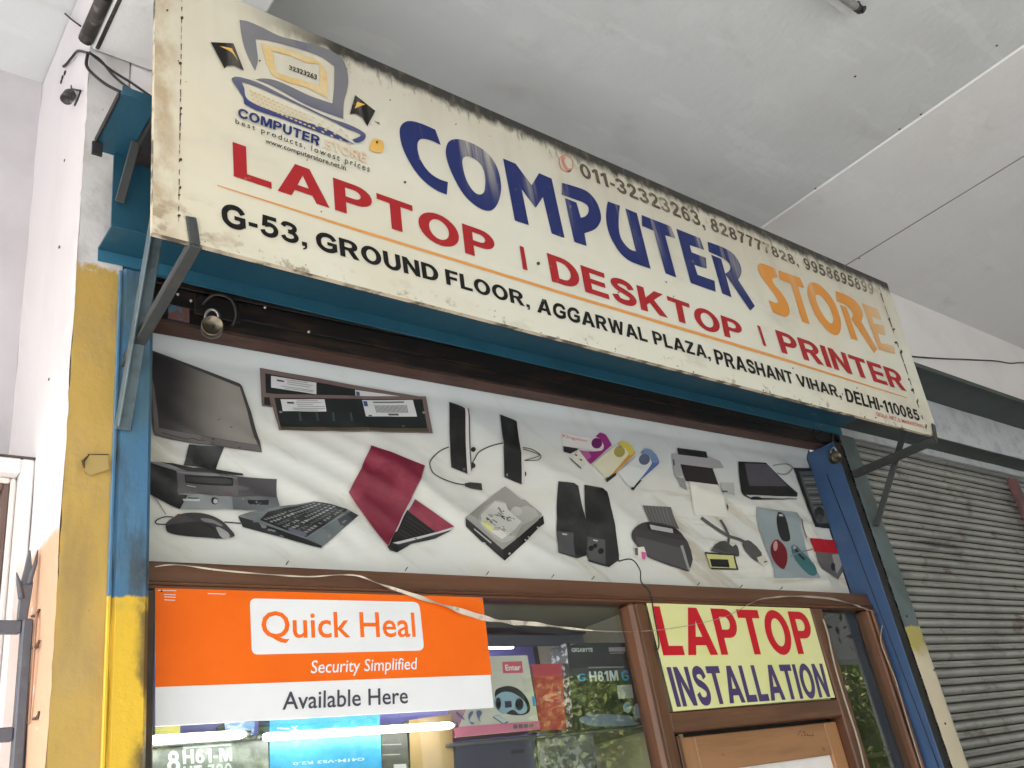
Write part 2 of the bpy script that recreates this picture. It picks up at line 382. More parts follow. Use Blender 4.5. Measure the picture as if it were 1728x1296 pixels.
hood_blue = mat('teal_blue_hood_paint', (.013, .068, .108), .42, layers=[dict(c=(.02, .085, .13), s=3, lo=.4, hi=.7), dict(c=(.16, .26, .31), s=(8, 40, 40), lo=.66, hi=.74, amt=.8, edges=[(0, 2.6, 3.3)]), dict(c=(.03, .06, .075), s=18, lo=.62, hi=.75, amt=.7)], bump=(45, .2))
hood_dark = mat('dark_rusted_steel', (.016, .015, .016), .7, layers=[dict(c=(.06, .032, .02), s=20, lo=.5, hi=.7, amt=.7)], bump=(60, .4))
hood_green = mat('shaded_green_hood_paint', (.040, .055, .048), .55, layers=[dict(c=(.028, .036, .033), s=5, lo=.4, hi=.7)], bump=(40, .2))  # shade under the plates is part of this dark green
hood_white = mat('whitewashed_hood_face', (.50, .52, .55), .75, layers=[dict(c=(.36, .38, .41), s=11, lo=.45, hi=.7, amt=.8), dict(c=(.10, .11, .11), s=(20, 20, 26), lo=.68, hi=.74, amt=.85)], bump=(22, .9, .01))
bracket_paint = mat('grey_blue_bracket_paint', (.085, .125, .145), .5, layers=[dict(c=(.05, .075, .085), s=16, lo=.45, hi=.65), dict(c=(.22, .23, .22), s=(60, 60, 12), lo=.66, hi=.75, amt=.7), dict(c=(.09, .05, .03), s=40, lo=.72, hi=.8, amt=.8)], bump=(90, .35))
bracket_dark = mat('dark_bracket_paint', (.040, .046, .045), .55, layers=[dict(c=(.07, .06, .05), s=25, lo=.5, hi=.7, amt=.6)], bump=(90, .3))
shutter_dark = mat('blackened_shutter_steel', (.011, .009, .009), .5, layers=[dict(c=(.05, .028, .018), s=(6, 30, 30), lo=.5, hi=.72, amt=.8), dict(c=(.34, .3, .27), s=(55, 90, 90), lo=.76, hi=.79, amt=.6)], bump=(70, .4))
shutter_brown = mat('red_brown_shutter_angle', (.085, .036, .024), .55, layers=[dict(c=(.035, .02, .017), s=(9, 40, 40), lo=.45, hi=.68, amt=.9), dict(c=(.30, .22, .17), s=(40, 120, 120), lo=.72, hi=.78, amt=.5)], bump=(70, .35))
groove_shade = mat('shaded_lath_groove', (.035, .033, .030), .8)  # shade of the lath recesses, put into the colour of their faces
galv = mat('weathered_grey_shutter', (.37, .37, .345), .34, .45, layers=[dict(c=(.24, .235, .215), s=(5, 8, 6), lo=.42, hi=.68, amt=.7), dict(c=(.13, .085, .05), s=(7, 7, 9), lo=.56, hi=.70, amt=.75), dict(c=(.02, .02, .02), s=(1.1, 4, 13), lo=.62, hi=.74, amt=.8), dict(c=(.36, .37, .36), s=(20, 20, 20), lo=.60, hi=.72, amt=.5)], bump=(60, .35))
ztop = 1.287 * 1.48 + H; zbot = .776 * 1.48 + H
sign_cream = mat('weathered_cream_flex', (.645, .635, .54), .5, spec=.4, layers=[
    dict(c=(.60, .56, .44), s=(1.1, 1, 1.6), lo=.4, hi=.7, amt=.8),
    dict(c=(.63, .55, .39), edges=[(0, .95, .48)], amt=.5),
    dict(c=(.51, .475, .38), edges=[(2, zbot + .30, ztop - .05, .25, (4, 4, 2))], amt=.65), dict(c=(.47, .43, .34), s=(11, 11, .7), lo=.42, hi=.72, amt=.8, edges=[(2, zbot + .28, ztop)]),
    dict(c=(.46, .43, .37), s=(2.2, 2, 4), lo=.52, hi=.75, amt=.6),
    dict(c=(.40, .34, .25), s=(4, 4, 3), lo=.5, hi=.7, amt=.55, edges=[(2, ztop - .16, ztop)]),
    dict(c=(.36, .33, .27), s=(5, 5, 10), lo=.55, hi=.72, amt=.5, edges=[(2, zbot + .16, zbot)]),
    dict(c=(.02, .018, .014), edges=[(2, ztop - .064, ztop - .028, .06, (26, 26, 12)), (0, .62, 1.0, .3, 3)], amt=.98),
    dict(c=(.10, .085, .06), s=(42, 42, 16), lo=.54, hi=.62, amt=.8, edges=[(2, ztop - .12, ztop - .03), (0, .7, 1.2)]),
    dict(c=(.20, .14, .08), s=(34, 34, 34), lo=.56, hi=.68, amt=.75, edges=[(2, zbot + .05, zbot + .005, .03, 30)]),
    dict(c=(.36, .26, .15), s=(9, 9, 5), lo=.42, hi=.62, amt=.8, edges=[(0, .565, .515, .03, 14)]), dict(c=(.30, .22, .13), s=(14, 14, 22), lo=.46, hi=.6, amt=.8, edges=[(0, .70, .56), (2, zbot + .14, zbot + .05)]),
    dict(c=(.05, .045, .04), s=55, lo=.785, hi=.81, amt=.9)], bump=((3, 3, 5), .12, .02))
def faded(name, c, topamt=.55, amt=.3, extra=()):
    return mat(name, c, .5, spec=.22, layers=[dict(c=(.55, .51, .41), s=(16, 16, 1.2), lo=.50, hi=.72, amt=topamt, edges=[(2, zbot + .36, ztop - .16)]), dict(c=(.55, .51, .41), s=(30, 30, 30), lo=.66, hi=.76, amt=amt)] + list(extra))
ink_blue = faded('faded_navy_ink', (.014, .024, .12), .75, .35)
ink_red = faded('faded_red_ink', (.34, .016, .02), .3, .2)
ink_black = faded('black_ink', (.008, .007, .007), .2, .2)
ink_phone = faded('worn_number_ink', (.10, .08, .055), .72, .6)
ink_orange = faded('faded_orange_ink', (.62, .255, .045), .4, .2, [dict(c=(.60, .475, .30), edges=[(0, 3.22, 3.5, .12, 6), (2, zbot + .17, zbot + .34)], amt=.8)])
ink_line = faded('orange_line_ink', (.66, .29, .075), .3, .2)
ink_grey_blue = mat('greyed_blue_ink', (.022, .035, .15), .5, layers=[dict(c=(.17, .168, .175), s=5, lo=.25, hi=.5, amt=.95, edges=[(2, zbot + .40, zbot + .56)])])
ink_yellow = mat('faded_yellow_ink', (.60, .42, .16), .5, layers=[dict(c=(.62, .5, .3), s=20, lo=.4, hi=.6, amt=.7)])
ink_peach = mat('faded_peach_ink', (.64, .46, .30), .5, layers=[dict(c=(.64, .58, .45), s=14, lo=.4, hi=.6, amt=.6)])
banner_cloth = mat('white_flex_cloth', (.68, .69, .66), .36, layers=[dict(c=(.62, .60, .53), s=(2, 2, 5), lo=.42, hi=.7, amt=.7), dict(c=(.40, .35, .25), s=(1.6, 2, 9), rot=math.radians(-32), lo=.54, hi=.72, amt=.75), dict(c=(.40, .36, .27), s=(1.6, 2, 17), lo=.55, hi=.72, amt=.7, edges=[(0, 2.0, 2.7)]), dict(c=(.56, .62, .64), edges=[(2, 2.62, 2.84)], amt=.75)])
wood = mat('brown_varnished_wood', (.125, .052, .025), .42, layers=[dict(c=(.085, .033, .015), s=(2, 20, 22), lo=.4, hi=.65, amt=.9), dict(c=(.21, .09, .04), s=(4, 40, 60), lo=.55, hi=.75, amt=.6), dict(c=(.33, .25, .18), s=60, lo=.73, hi=.78, amt=.5)], bump=((8, 60, 60), .25))
wood_v = mat('brown_upright_wood', (.13, .052, .022), .40, layers=[dict(c=(.07, .028, .014), s=(24, 20, 2), lo=.4, hi=.65, amt=.9), dict(c=(.20, .085, .04), s=(60, 40, 4), lo=.55, hi=.75, amt=.6)], bump=((60, 60, 8), .25))
wood_light = mat('pale_door_wood', (.34, .17, .075), .5, layers=[dict(c=(.25, .115, .05), s=(3, 20, 26), lo=.4, hi=.7, amt=.9), dict(c=(.09, .04, .02), s=(14, 14, 20), lo=.66, hi=.74, amt=.7)], bump=((8, 60, 60), .2))
wood_light_v = mat('pale_upright_wood', (.37, .185, .08), .5, layers=[dict(c=(.26, .12, .05), s=(26, 20, 3), lo=.4, hi=.7, amt=.9)], bump=((60, 60, 8), .2))
black_m = mat('black_rubber', (.008, .008, .009), .6)
wire_m = mat('black_cable', (.012, .011, .011), .5)
glass = glass_mat('window_glass')
dark_iron = mat('grey_painted_iron', (.095, .10, .12), .5, layers=[dict(c=(.15, .155, .17), s=25, lo=.5, hi=.75, amt=.6), dict(c=(.5, .5, .5), s=70, lo=.74, hi=.78, amt=.7)], bump=(70, .3))
brass = mat('dull_brass', (.19, .165, .12), .32, .9, layers=[dict(c=(.16, .12, .07), s=30, lo=.45, hi=.7, amt=.7)], bump=(90, .2))
steel = mat('worn_steel', (.45, .44, .42), .3, .95, layers=[dict(c=(.15, .12, .1), s=40, lo=.5, hi=.75, amt=.6)])
white_gloss = mat('white_gloss_paint', (.80, .77, .75), .4, layers=[dict(c=(.66, .6, .57), s=7, lo=.5, hi=.75, amt=.5)], bump=(40, .2))
ribbon_m = mat('cream_ribbon', (.62, .56, .46), .6, layers=[dict(c=(.30, .24, .17), s=45, lo=.55, hi=.68, amt=.8)])
string_m = mat('grey_string', (.35, .30, .24), .8)
tile = mat('grey_floor_stone', (.23, .235, .235), .6, layers=[dict(c=(.17, .17, .17), s=3, lo=.4, hi=.7)], bump=(20, .2))
asphalt = mat('dusty_concrete_road', (.21, .21, .208), .9, layers=[dict(c=(.16, .16, .158), s=.8, lo=.4, hi=.7)], bump=(30, .4))
bark = mat('bark', (.12, .085, .06), .9, bump=(20, .8, .03))
tube_light = mat('white_tube_glow', (1, .97, .93), .4, emit=3.2)

# ================================================================== SETTING
def struct(name, mt, fn):
    b = MB(); fn(b); return tag(b.build(name, mt), kind='structure')
CZ, BZ = 2.36 + H, 2.0 + H                 # ceiling and beam undersides
struct('pavement', tile, lambda b: b.box(-3.2, 18.3, -4.6, 1.885, -.15, 0))
struct('road', asphalt, lambda b: b.add([(-300, -300, -.154), (300, -300, -.154), (300, 300, -.154), (-300, 300, -.154)], [(0, 1, 2, 3)]))
CR = 2.36 + H
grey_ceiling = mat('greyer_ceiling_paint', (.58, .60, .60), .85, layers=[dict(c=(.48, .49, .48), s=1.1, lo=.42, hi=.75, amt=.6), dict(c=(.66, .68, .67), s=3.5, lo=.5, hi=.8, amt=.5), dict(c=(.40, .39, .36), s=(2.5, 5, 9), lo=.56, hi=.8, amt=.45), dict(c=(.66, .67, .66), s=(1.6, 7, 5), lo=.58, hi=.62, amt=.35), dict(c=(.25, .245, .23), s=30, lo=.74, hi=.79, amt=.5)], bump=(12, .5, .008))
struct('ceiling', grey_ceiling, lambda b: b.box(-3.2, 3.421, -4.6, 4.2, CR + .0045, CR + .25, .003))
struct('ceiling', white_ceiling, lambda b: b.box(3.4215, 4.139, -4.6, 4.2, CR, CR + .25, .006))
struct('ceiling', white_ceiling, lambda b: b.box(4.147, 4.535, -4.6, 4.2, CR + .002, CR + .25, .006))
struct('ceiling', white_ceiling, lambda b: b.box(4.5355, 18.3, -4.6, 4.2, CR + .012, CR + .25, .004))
struct('ceiling_joint', mat('dark_ceiling_joint', (.27, .265, .26), .9), lambda b: b.box(4.1395, 4.1465, -4.6, 4.2, CR + .0012, CR + .02))
BEAMS = [(-2.9, -2.57), (.468, .805)]
for i, (a, b_) in enumerate(BEAMS):
    struct('ceiling_beam', white_ceiling, lambda b: b.box(a, b_, -4.2, 1.888, BZ, CR + .03, .006))
struct('veranda_edge_beam', white_ceiling, lambda b: b.box(-3.2, 18.3, -4.6, -4.2, 1.66 + H, CZ + .02, .01))

t = thing('upper_wall', (5, 1.9, BZ), 'white plastered wall above the two shutter hoods, under the ceiling', 'wall')
part('wall', wall_white, t, lambda b: b.box(.57, 18.2, 1.893, 2.5, 1.52 + H, CZ + .03))
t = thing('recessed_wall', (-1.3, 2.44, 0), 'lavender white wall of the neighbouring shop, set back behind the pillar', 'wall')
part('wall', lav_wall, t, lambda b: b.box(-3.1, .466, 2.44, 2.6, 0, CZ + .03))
t = thing('end_wall', (18.2, -1, 0), 'plain wall closing the far end of the veranda', 'wall')
part('wall', wall_white, t, lambda b: b.box(18.0, 18.2, -4.6, 1.89, 0, CZ + .03))
for i, (a, b_) in enumerate([(-2.9, -2.55), (1.2, 1.6), (5.7, 6.9), (14.38, 17.9)]):
    t = thing('veranda_column', ((a + b_) / 2, -4.4, 0), 'plain white column at the open edge of the veranda', 'column', 'columns along the veranda edge')
    part('shaft', wall_white, t, lambda b: b.box(a, b_, -4.58, -4.22, 0, 1.663 + H, .01))

# left pillar with its two painted faces, and the shutter guides
t = thing('left_pillar', (.51, 2.1, 0), 'plastered pillar left of the shop, white above and mustard yellow below on its front', 'pillar')
b = MB(); X0, X1, Y0, Y1 = .465, .566, 1.89, 2.45
def quadgrid(b, a, bb, c, d, n, k, mi, amp):
    def fn(u, v):
        p = Vector(a).lerp(Vector(bb), u).lerp(Vector(d).lerp(Vector(c), u), v)
        e = min(u, 1 - u, v, 1 - v)
        return p + Vector((0, -1, 0)) * amp * mnoise.noise(p * 9) if mi == 1 else p + Vector((-1, 0, 0)) * amp * mnoise.noise(p * 7)
    b.grid(fn, n, k, mi, True)
quadgrid(b, (X0, Y1, 0), (X0, Y0, 0), (X0, Y0, CZ), (X0, Y1, CZ), 14, 90, 0, .004)
b.build('side_face', [pillar_side, pillar_front], t)
b = MB()
def pf(u, v):
    z = v * CZ; x = X0 + (X1 - X0) * u
    if u == 0: x += .003 * mnoise.noise(Vector((0, 3, z * 28)))
    return Vector((x, Y0 + .004 * mnoise.noise(Vector((x * 9, 0, z * 9))), z))
b.grid(pf, 6, 200, 0, True)
b.build('front_face', pillar_front, t)
part('core', wall_white, t, lambda b: b.box(X0 + .012, X1 - .001, Y0 + .012, Y1, 0.002, CZ - .003))
# peeled patch on the mustard face
pc = PY(160, 785, 1.888)
b = MB(); b.add([PY(p[0], p[1], 1.882) for p in ((138, 778), (148, 768), (182, 767), (184, 792), (152, 802), (141, 792))], [(0, 5, 4, 3, 2, 1)])
b.build('peeled_patch', mat('loose_paint_flake', (.40, .28, .095), .7), t)
b = MB(); b.tube([PY(150, 768, 1.88), PY(140, 778, 1.878), PY(142, 790, 1.88)], [.001, .0035, .001], 6); b.tube([PY(148, 767, 1.882), PY(183, 767, 1.882)], .0012, 5)
b.build('crack', mat('dark_crack', (.06, .04, .02), .9), t)

t = thing('left_shutter_guide', (.6, 1.94, 0), 'steel shutter guide channel left of the shop window, painted blue above and yellow below', 'shutter guide')
part('channel', guide_paint, t, lambda b: b.box(.565, .640, 1.884, 2.02, 0, 1.347 + H, .009))
part('outer_lip', guide_paint, t, lambda b: b.box(.556, .564, 1.880, 1.888, 0, 1.33 + H, .002))

t = thing('right_shutter_guide', (3.54, 1.94, 0), 'blue painted shutter guide post right of the banner, with a black slot', 'shutter guide')
b = MB(); b.box(3.523, 3.529, 1.888, 2.03, 0, 1.30 + H, .002); b.build('blue_reveal', blue_paint, t)
b = MB(); b.box(3.5294, 3.590, 1.8925, 2.02, 0, 1.30 + H, .001); b.build('slot', black_m, t)
b = MB(); b.tube([PX(1395, 800, 3.5215), PX(1440, 915, 3.5215), PX(1480, 1020, 3.5215), PX(1560, 1230, 3.5215), PX(1590, 1310, 3.5215)], .0018, 5); b.build('cable', wire_m, t)
t = thing('right_pillar', (3.66, 2.0, 0), 'narrow pillar between the two shops, grey teal above and flaking cream below', 'pillar')
def rp(b):
    n = 10
    prof = [(3.588, 1.89), (3.69, 1.886), (3.715, 1.892), (3.733, 1.91), (3.742, 1.94), (3.745, 2.1)]
    nv = 120
    vs = []
    for j in range(nv + 1):
        z = (1.34 + H) * j / nv
        for x, y in prof: vs.append((x + (.003 * mnoise.noise(Vector((x, 1, z * 6))) if x > 3.7 else 0), y + (.002 * mnoise.noise(Vector((x * 20, 5, z * 6))) if x > 3.6 else -.002), z))
    k = len(prof)
    b.add(vs, [(j * k + i, j * k + i + 1, (j + 1) * k + i + 1, (j + 1) * k + i) for j in range(nv) for i in range(k - 1)], 0, True)
part('post', right_pillar_paint, t, rp)
b = MB()
for px, py in ((1576, 1131), (1595, 1221), (1530, 1040)):
    c = PY(px, py, 1.886); b.lathe(c, (0, -1, 0), [(.0001, .002), (.004, .002), (.005, 0)], 10); b.build('bolt_hole', black_m, t); b = MB()

# ------------------------------------------------------------------ shutter hoods (two lengths of the same rolled box)
lip_blue_lit = mat('front_lit_blue_lip_paint', (.035, .15, .235), .4, layers=[dict(c=(.025, .11, .17), s=4, lo=.4, hi=.7), dict(c=(.24, .33, .38), s=(9, 30, 30), lo=.60, hi=.68, amt=.85, edges=[(0, 2.75, 3.2)])], bump=(45, .3))  # lip's lighter tone from front light is put into its colour
def hood(x0, x1, label, face, under, lipm, name):
    t = thing(name, ((x0 + x1) / 2, 1.8, 1.385 + H), label, 'shutter hood')
    nx = max(2, int((x1 - x0) / .05))
    def wob(b, z0, z1, y):
        def fn(u, v):
            p = Vector((x0 + .047 * (name == 'blue_shutter_hood') + (x1 - x0) * u, y, z0 + (z1 - z0) * v))
            p.y += .004 * mnoise.noise(Vector((p.x * 5, 1, p.z * 9))); p.z += .002 * mnoise.noise(Vector((p.x * 8, 7, 0))); return p
        b.grid(fn, nx, 6, 0, True)
    xl = x0 + (.047 if name == 'blue_shutter_hood' else 0)
    part('top_plate', under, t, lambda b: b.box(x0, min(x1, x0 + .078) if name == 'blue_shutter_hood' else x1, 1.584, 1.80, 1.592 + H, 1.602 + H, .002))
    part('top_rim', under, t, lambda b: b.box(x0 - .002, x1 + .0, 1.5815, 1.5838, 1.580 + H, 1.604 + H, .0008))
    b = MB(); wob(b, 1.385 + H, 1.592 + H, 1.788); b.box(xl, x1, 1.7935, 1.80, 1.387 + H, 1.591 + H, 0); b.build('front_sheet', face, t)
    part('bottom_plate', under, t, lambda b: b.box(xl, x1, 1.7885, 1.888, 1.379 + H, 1.386 + H, .001))
    b = MB(); wob(b, 1.346 + H, 1.3865 + H, 1.888 - .0); b.box(xl, x1, 1.8935, 1.899, 1.347 + H, 1.38 + H, 0); b.build('lower_lip', lipm, t)
    return t
th = hood(.462, 3.62, 'long teal blue sheet metal shutter hood behind the cream shop sign', hood_blue, hood_blue, lip_blue_lit, 'blue_shutter_hood')
part('end_flange', hood_dark, th, lambda b: b.box(.458, .4615, 1.60, 1.775, 1.588 + H, 1.606 + H, .0005))
part('flange_lip', hood_dark, th, lambda b: b.box(.452, .475, 1.765, 1.772, 1.552 + H, 1.590 + H, .001))
part('hood_void_shade', hood_dark, th, lambda b: b.box(.541, 3.6, 1.60, 1.787, 1.575 + H, 1.61 + H, .002))  # dark plate stands for the shaded open inside of the hood
part('roller_end', hood_dark, th, lambda b: b.lathe((.60, 1.85, 1.50 + H), (-1, 0, 0), [(.0001, .04), (.05, .04), (.06, .03), (.06, -.1)], 18))
part('inner_strip', bracket_dark, th, lambda b: b.bar((.520, 1.775, 1.44 + H), (.536, 1.72, 1.585 + H), .022, .004, (0, 1, 0)))
hood(3.624, 9.5, 'weathered shutter hood of the closed shop next door, whitewashed face and shaded dark green undersides', hood_white, hood_green, hood_white, 'pale_shutter_hood')

# ------------------------------------------------------------------ closed shutter next door, lath by lath
t = thing('roller_shutter', (5.6, 1.95, 0), 'closed grey steel roller shutter of the shop next door, dirty and rust stained', 'roller shutter')
PIT = .0695
prof = [(0, .004), (.0045, .004), (.005, .008), (.009, .008)] + [(.0265 - .0165 * math.cos(math.pi * q / 8), .005 - .0185 * math.sin(math.pi * q / 8)) for q in range(9)] + [(.0475, .007)] + [(.0565 - .006 * math.cos(math.pi * q / 5), .004 - .0075 * math.sin(math.pi * q / 5)) for q in range(6)] + [(.0645, .006), (.0695, .004)]
XS = [3.70 + i * .1 for i in range(49)]
vs = []; fs = []
for xi, x in enumerate(XS):
    for (dz, dy) in prof: vs.append((x - 3.7, dy + .0012 * mnoise.noise(Vector((x * 2.3, 4, dz * 40))), dz + .0012 * mnoise.noise(Vector((x * 1.7, 9, 2)))))
k = len(prof)
fs = [(a * k + i, (a + 1) * k + i, (a + 1) * k + i + 1, a * k + i + 1) for a in range(len(XS) - 1) for i in range(k - 1)]
me = bpy.data.meshes.new('lath'); me.from_pydata(vs, [], fs); me.materials.append(galv); me.materials.append(groove_shade)
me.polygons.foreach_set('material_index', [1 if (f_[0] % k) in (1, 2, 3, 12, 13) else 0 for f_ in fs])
me.polygons.foreach_set('use_smooth', [True] * len(fs)); me.update()
part('added_light_block', hood_dark, t, lambda b: b.box(3.69, 9.4, 1.985, 2.0, 0, 1.42 + H))  # added dark board, stops outside light showing between the laths
nl = int((1.40 + H) / PIT)
for i in range(nl):
    o = bpy.data.objects.new('lath', me); COL.objects.link(o); o.parent = t
    o.location = Vector((3.7, 1.955 + random.uniform(-.001, .001), 1.415 + H - (i + 1) * PIT)) - ORG[t]
    o.rotation_euler = (random.uniform(-.012, .012), 0, 0)
part('side_channel', hood_dark, t, lambda b: b.box(3.73, 3.75, 1.925, 1.99, 0, 1.34 + H, .002))
t = thing('red_door_post', (6.0, 1.9, 0), 'dull red painted upright at the far side of the grey roller shutter', 'post')
xr = PY(1717, 860, 1.93).x
part('post', mat('dull_red_paint', (.16, .06, .06), .6, layers=[dict(c=(.1, .05, .05), s=9, lo=.4, hi=.7)]), t, lambda b: b.box(xr, xr + .09, 1.90, 1.925, 0, 1.33 + H, .004))

# ------------------------------------------------------------------ rolled-up shutter of the shop (its bottom rail in view)
t = thing('rolled_up_shutter', (2.1, 1.95, 1.26 + H), 'blackened bottom rail of the rolled up shutter above the banner', 'shutter')
ys = 1.945
A = PY(279, 545, ys); B = PY(1392, 752, ys)               # front lower edge, left and right
f0, f1 = PY(600, 600, ys), None
zl, zrr = A.z, B.z
def railz(x): return zl + (zrr - zl) * (x - A.x) / (B.x - A.x)
ybk = min(PZ(600, 623, railz(f0.x) - H).y, 2.02)
xa, xb = .632, 3.60
part('angle_flange', shutter_brown, t, lambda b: b.hexa([(xa, ys, railz(xa)), (xb, ys, railz(xb)), (xb, ybk, railz(xb)), (xa, ybk, railz(xa)), (xa, ys, railz(xa) + .006), (xb, ys, railz(xb) + .006), (xb, ybk, railz(xb) + .006), (xa, ybk, railz(xa) + .006)], .001))
def lathbar(b, z_off, h, y):
    b.hexa([(xa, y, railz(xa) + z_off), (xb, y, railz(xb) + z_off), (xb, y + .012, railz(xb) + z_off), (xa, y + .012, railz(xa) + z_off),
            (xa, y + .006, railz(xa) + z_off + h), (xb, y + .006, railz(xb) + z_off + h), (xb, y + .014, railz(xb) + z_off + h), (xa, y + .014, railz(xa) + z_off + h)], .003)
part('bottom_rail', shutter_dark, t, lambda b: lathbar(b, .0065, .048, ys - .002))
for i in range(4): part('lath', shutter_dark, t, lambda b: lathbar(b, .057 + i * .062, .059, ys + .006 + .004 * (i % 2)))
# hasps with padlocks
def padlock(px, py, r, label, side):
    c = PY(px, py, 1.90)
    t = thing('padlock', c, label, 'padlock', 'padlocks on the rolled up shutter')
    ax = Vector((-.35, -1, -.18)).normalized()
    part('body', brass, t, lambda b: b.lathe(c, ax, [(.0001, -.016), (r * .9, -.016), (r, -.012), (r, .010), (r * .93, .0135), (r * .86, .0135), (r * .82, .0115), (.0001, .0115)], 32))
    u = Vector((0, 0, 1)); u = (u - ax * u.dot(ax)).normalized(); v = ax.cross(u)
    pts = [c + u * (r * .8) - v * r * .5 * 1 + u * 0]
    arc = [c + u * (r * .95 + r * .75 * math.sin(a)) + v * (r * .58 * math.cos(a)) for a in [math.pi * k / 10 for k in range(11)]]
    part('shackle', steel, t, lambda b: b.tube([c + u * r * .7 + v * r * .58] + arc + [c + u * r * .7 - v * r * .58], .0038, 8))
    part('keyhole', black_m, t, lambda b: (b.lathe(c + ax * .012 - u * r * .15, ax, [(.0001, .001), (.0035, .001), (.0035, 0)], 10), b.bar(c + ax * .0123 - u * r * .15, c + ax * .0123 - u * r * .42, .003, .0015, ax, 0)))
padlock(358, 552, .0275, 'round brass padlock hanging at the left end of the shutter rail, over the banner', 0)
padlock(1409, 772, .026, 'round brass padlock hanging at the right end of the shutter rail, by the blue post', 1)
def hasp(b, px, py):
    c = PY(px, py, 1.93)
    b.tube(smooth_open([c + Vector((-.05, .01, .0)), c + Vector((-.03, -.02, .02)), c + Vector((.01, -.03, .012)), c + Vector((.03, -.015, -.02)), c + Vector((.028, .005, -.045))], 4), .0045, 8)
    b.box(c.x - .07, c.x + .05, c.y + .004, c.y + .010, c.z - .03, c.z + .03, .002)
b = MB(); hasp(b, 375, 520); b.build('hasp', shutter_dark, t)
b = MB(); hasp(b, 1392, 735); b.build('hasp', shutter_dark, t)
b = MB()
for px, py in ((300, 497), (322, 508), (447, 519), (521, 560)): b.lathe(PY(px, py, 1.938), (0, -1, 0), [(.0001, .006), (.003, .005), (.005, 0)], 8); b.build('rivet', steel, t); b = MB()
part('bolt_plate', mat('flaking_red_blue_paint', (.12, .05, .04), .7, layers=[dict(c=(.06, .12, .17), s=28, lo=.45, hi=.55)]), t, lambda b: b.box(PY(284, 532, 1.93).x, PY(320, 532, 1.93).x, 1.928, 1.936, PY(300, 540, 1.93).z, PY(300, 516, 1.93).z, .002))

# ================================================================== THE SHOP SIGN
YS = 1.48
t_sign = thing('shop_sign', (2.05, YS, zbot), 'long weathered cream shop sign with blue, red and orange lettering and a mouldy top edge', 'sign')
q = [PY(257, 392, YS), PY(1585, 738, YS), PY(1497, 478, YS), PY(263, -60, YS)]
def sgn(u, v):
    p = q[0].lerp(q[1], u).lerp(q[3].lerp(q[2], u), v); p.y = YS; return p
b = MB(); b.grid(lambda u, v: sgn(u, v), 60, 16, 0, True)
b.build('face_panel', sign_cream, t_sign)
b = MB()
c4 = [sgn(0, 0), sgn(1, 0), sgn(1, 1), sgn(0, 1)]
for i in range(4):
    a, bb = c4[i], c4[(i + 1) % 4]; dd = Vector((0, .013, 0))
    b.add([a, bb, bb + dd, a + dd], [(0, 1, 2, 3)])
b.add([p + Vector((0, .013, 0)) for p in c4], [(3, 2, 1, 0)])
b.build('wrapped_edge', mat('stained_cream_edge', (.56, .49, .36), .6, layers=[dict(c=(.06, .05, .04), s=(12, 12, 12), lo=.45, hi=.6, amt=.9)]), t_sign)
def rail(u0, v0, u1, v1, wd):
    b = MB(); b.bar(sgn(u0, v0) + Vector((0, .022, 0)), sgn(u1, v1) + Vector((0, .022, 0)), wd, .012, (0, 1, 0)); return b.build('frame_rail', hood_dark, t_sign)
rail(.01, .03, .99, .03, .03); rail(.01, .97, .99, .97, .03); rail(.012, .04, .012, .96, .03); rail(.988, .04, .988, .96, .03)
# seams with rusty stitches down both ends
pr = Print(YS)
def seam(pa, pb, n, seed):
    rs = random.Random(seed); m1 = mat('rusty_stitch', (.05, .038, .025), .7)
    pa, pb = Vector(pa), Vector(pb)
    for k in range(n):
        f0 = (k + rs.uniform(.0, .4)) / n; f1 = f0 + rs.uniform(.3, .9) / n
        a, bb = pa.lerp(pb, f0), pa.lerp(pb, min(f1, 1)); wd = rs.uniform(.8, 2.2)
        pr.poly(m1, [(a.x - wd / 2, a.y), (a.x + wd / 2, a.y), (bb.x + wd / 3, bb.y), (bb.x - wd / 3, bb.y)], same=True)
        if rs.random() < .35: pr.poly(m1, circ(a.x + rs.uniform(-2, 2), a.y, rs.uniform(1, 3), rs.uniform(1.5, 4.5), 0, 8), same=True)
seam((307, -20), (301, 375), 26, 3); seam((1484, 490), (1566, 735), 12, 5)
pr.build('stitched_seam', t_sign)['kind'] = 'stuff'
rg = random.Random(11); pr = Print(YS); ms = mat('brown_speck', (.06, .045, .03), .7)
for k in range(60):
    px = rg.uniform(300, 1480); f = (px - 258) / 1327; yt = -60 + (478 + 60) * (px - 263) / 1234; yb = 392 + 346 * f
    py = rg.uniform(max(yt, 0) + 25, yb - 4) if k % 3 else yb - abs(rg.gauss(3, 5))
    pr.poly(ms, circ(px, py, rg.uniform(.5, 1.5), rg.uniform(.5, 1.8), rg.uniform(0, 3), 7), same=True)
for px, py, r in ((282, 18, 2), (683, 308, 2.3), (908, 445, 3), (438, 103, 1.6)): pr.poly(ms, circ(px, py, r), same=True)
pr.build('dirt_specks', t_sign)['kind'] = 'stuff'

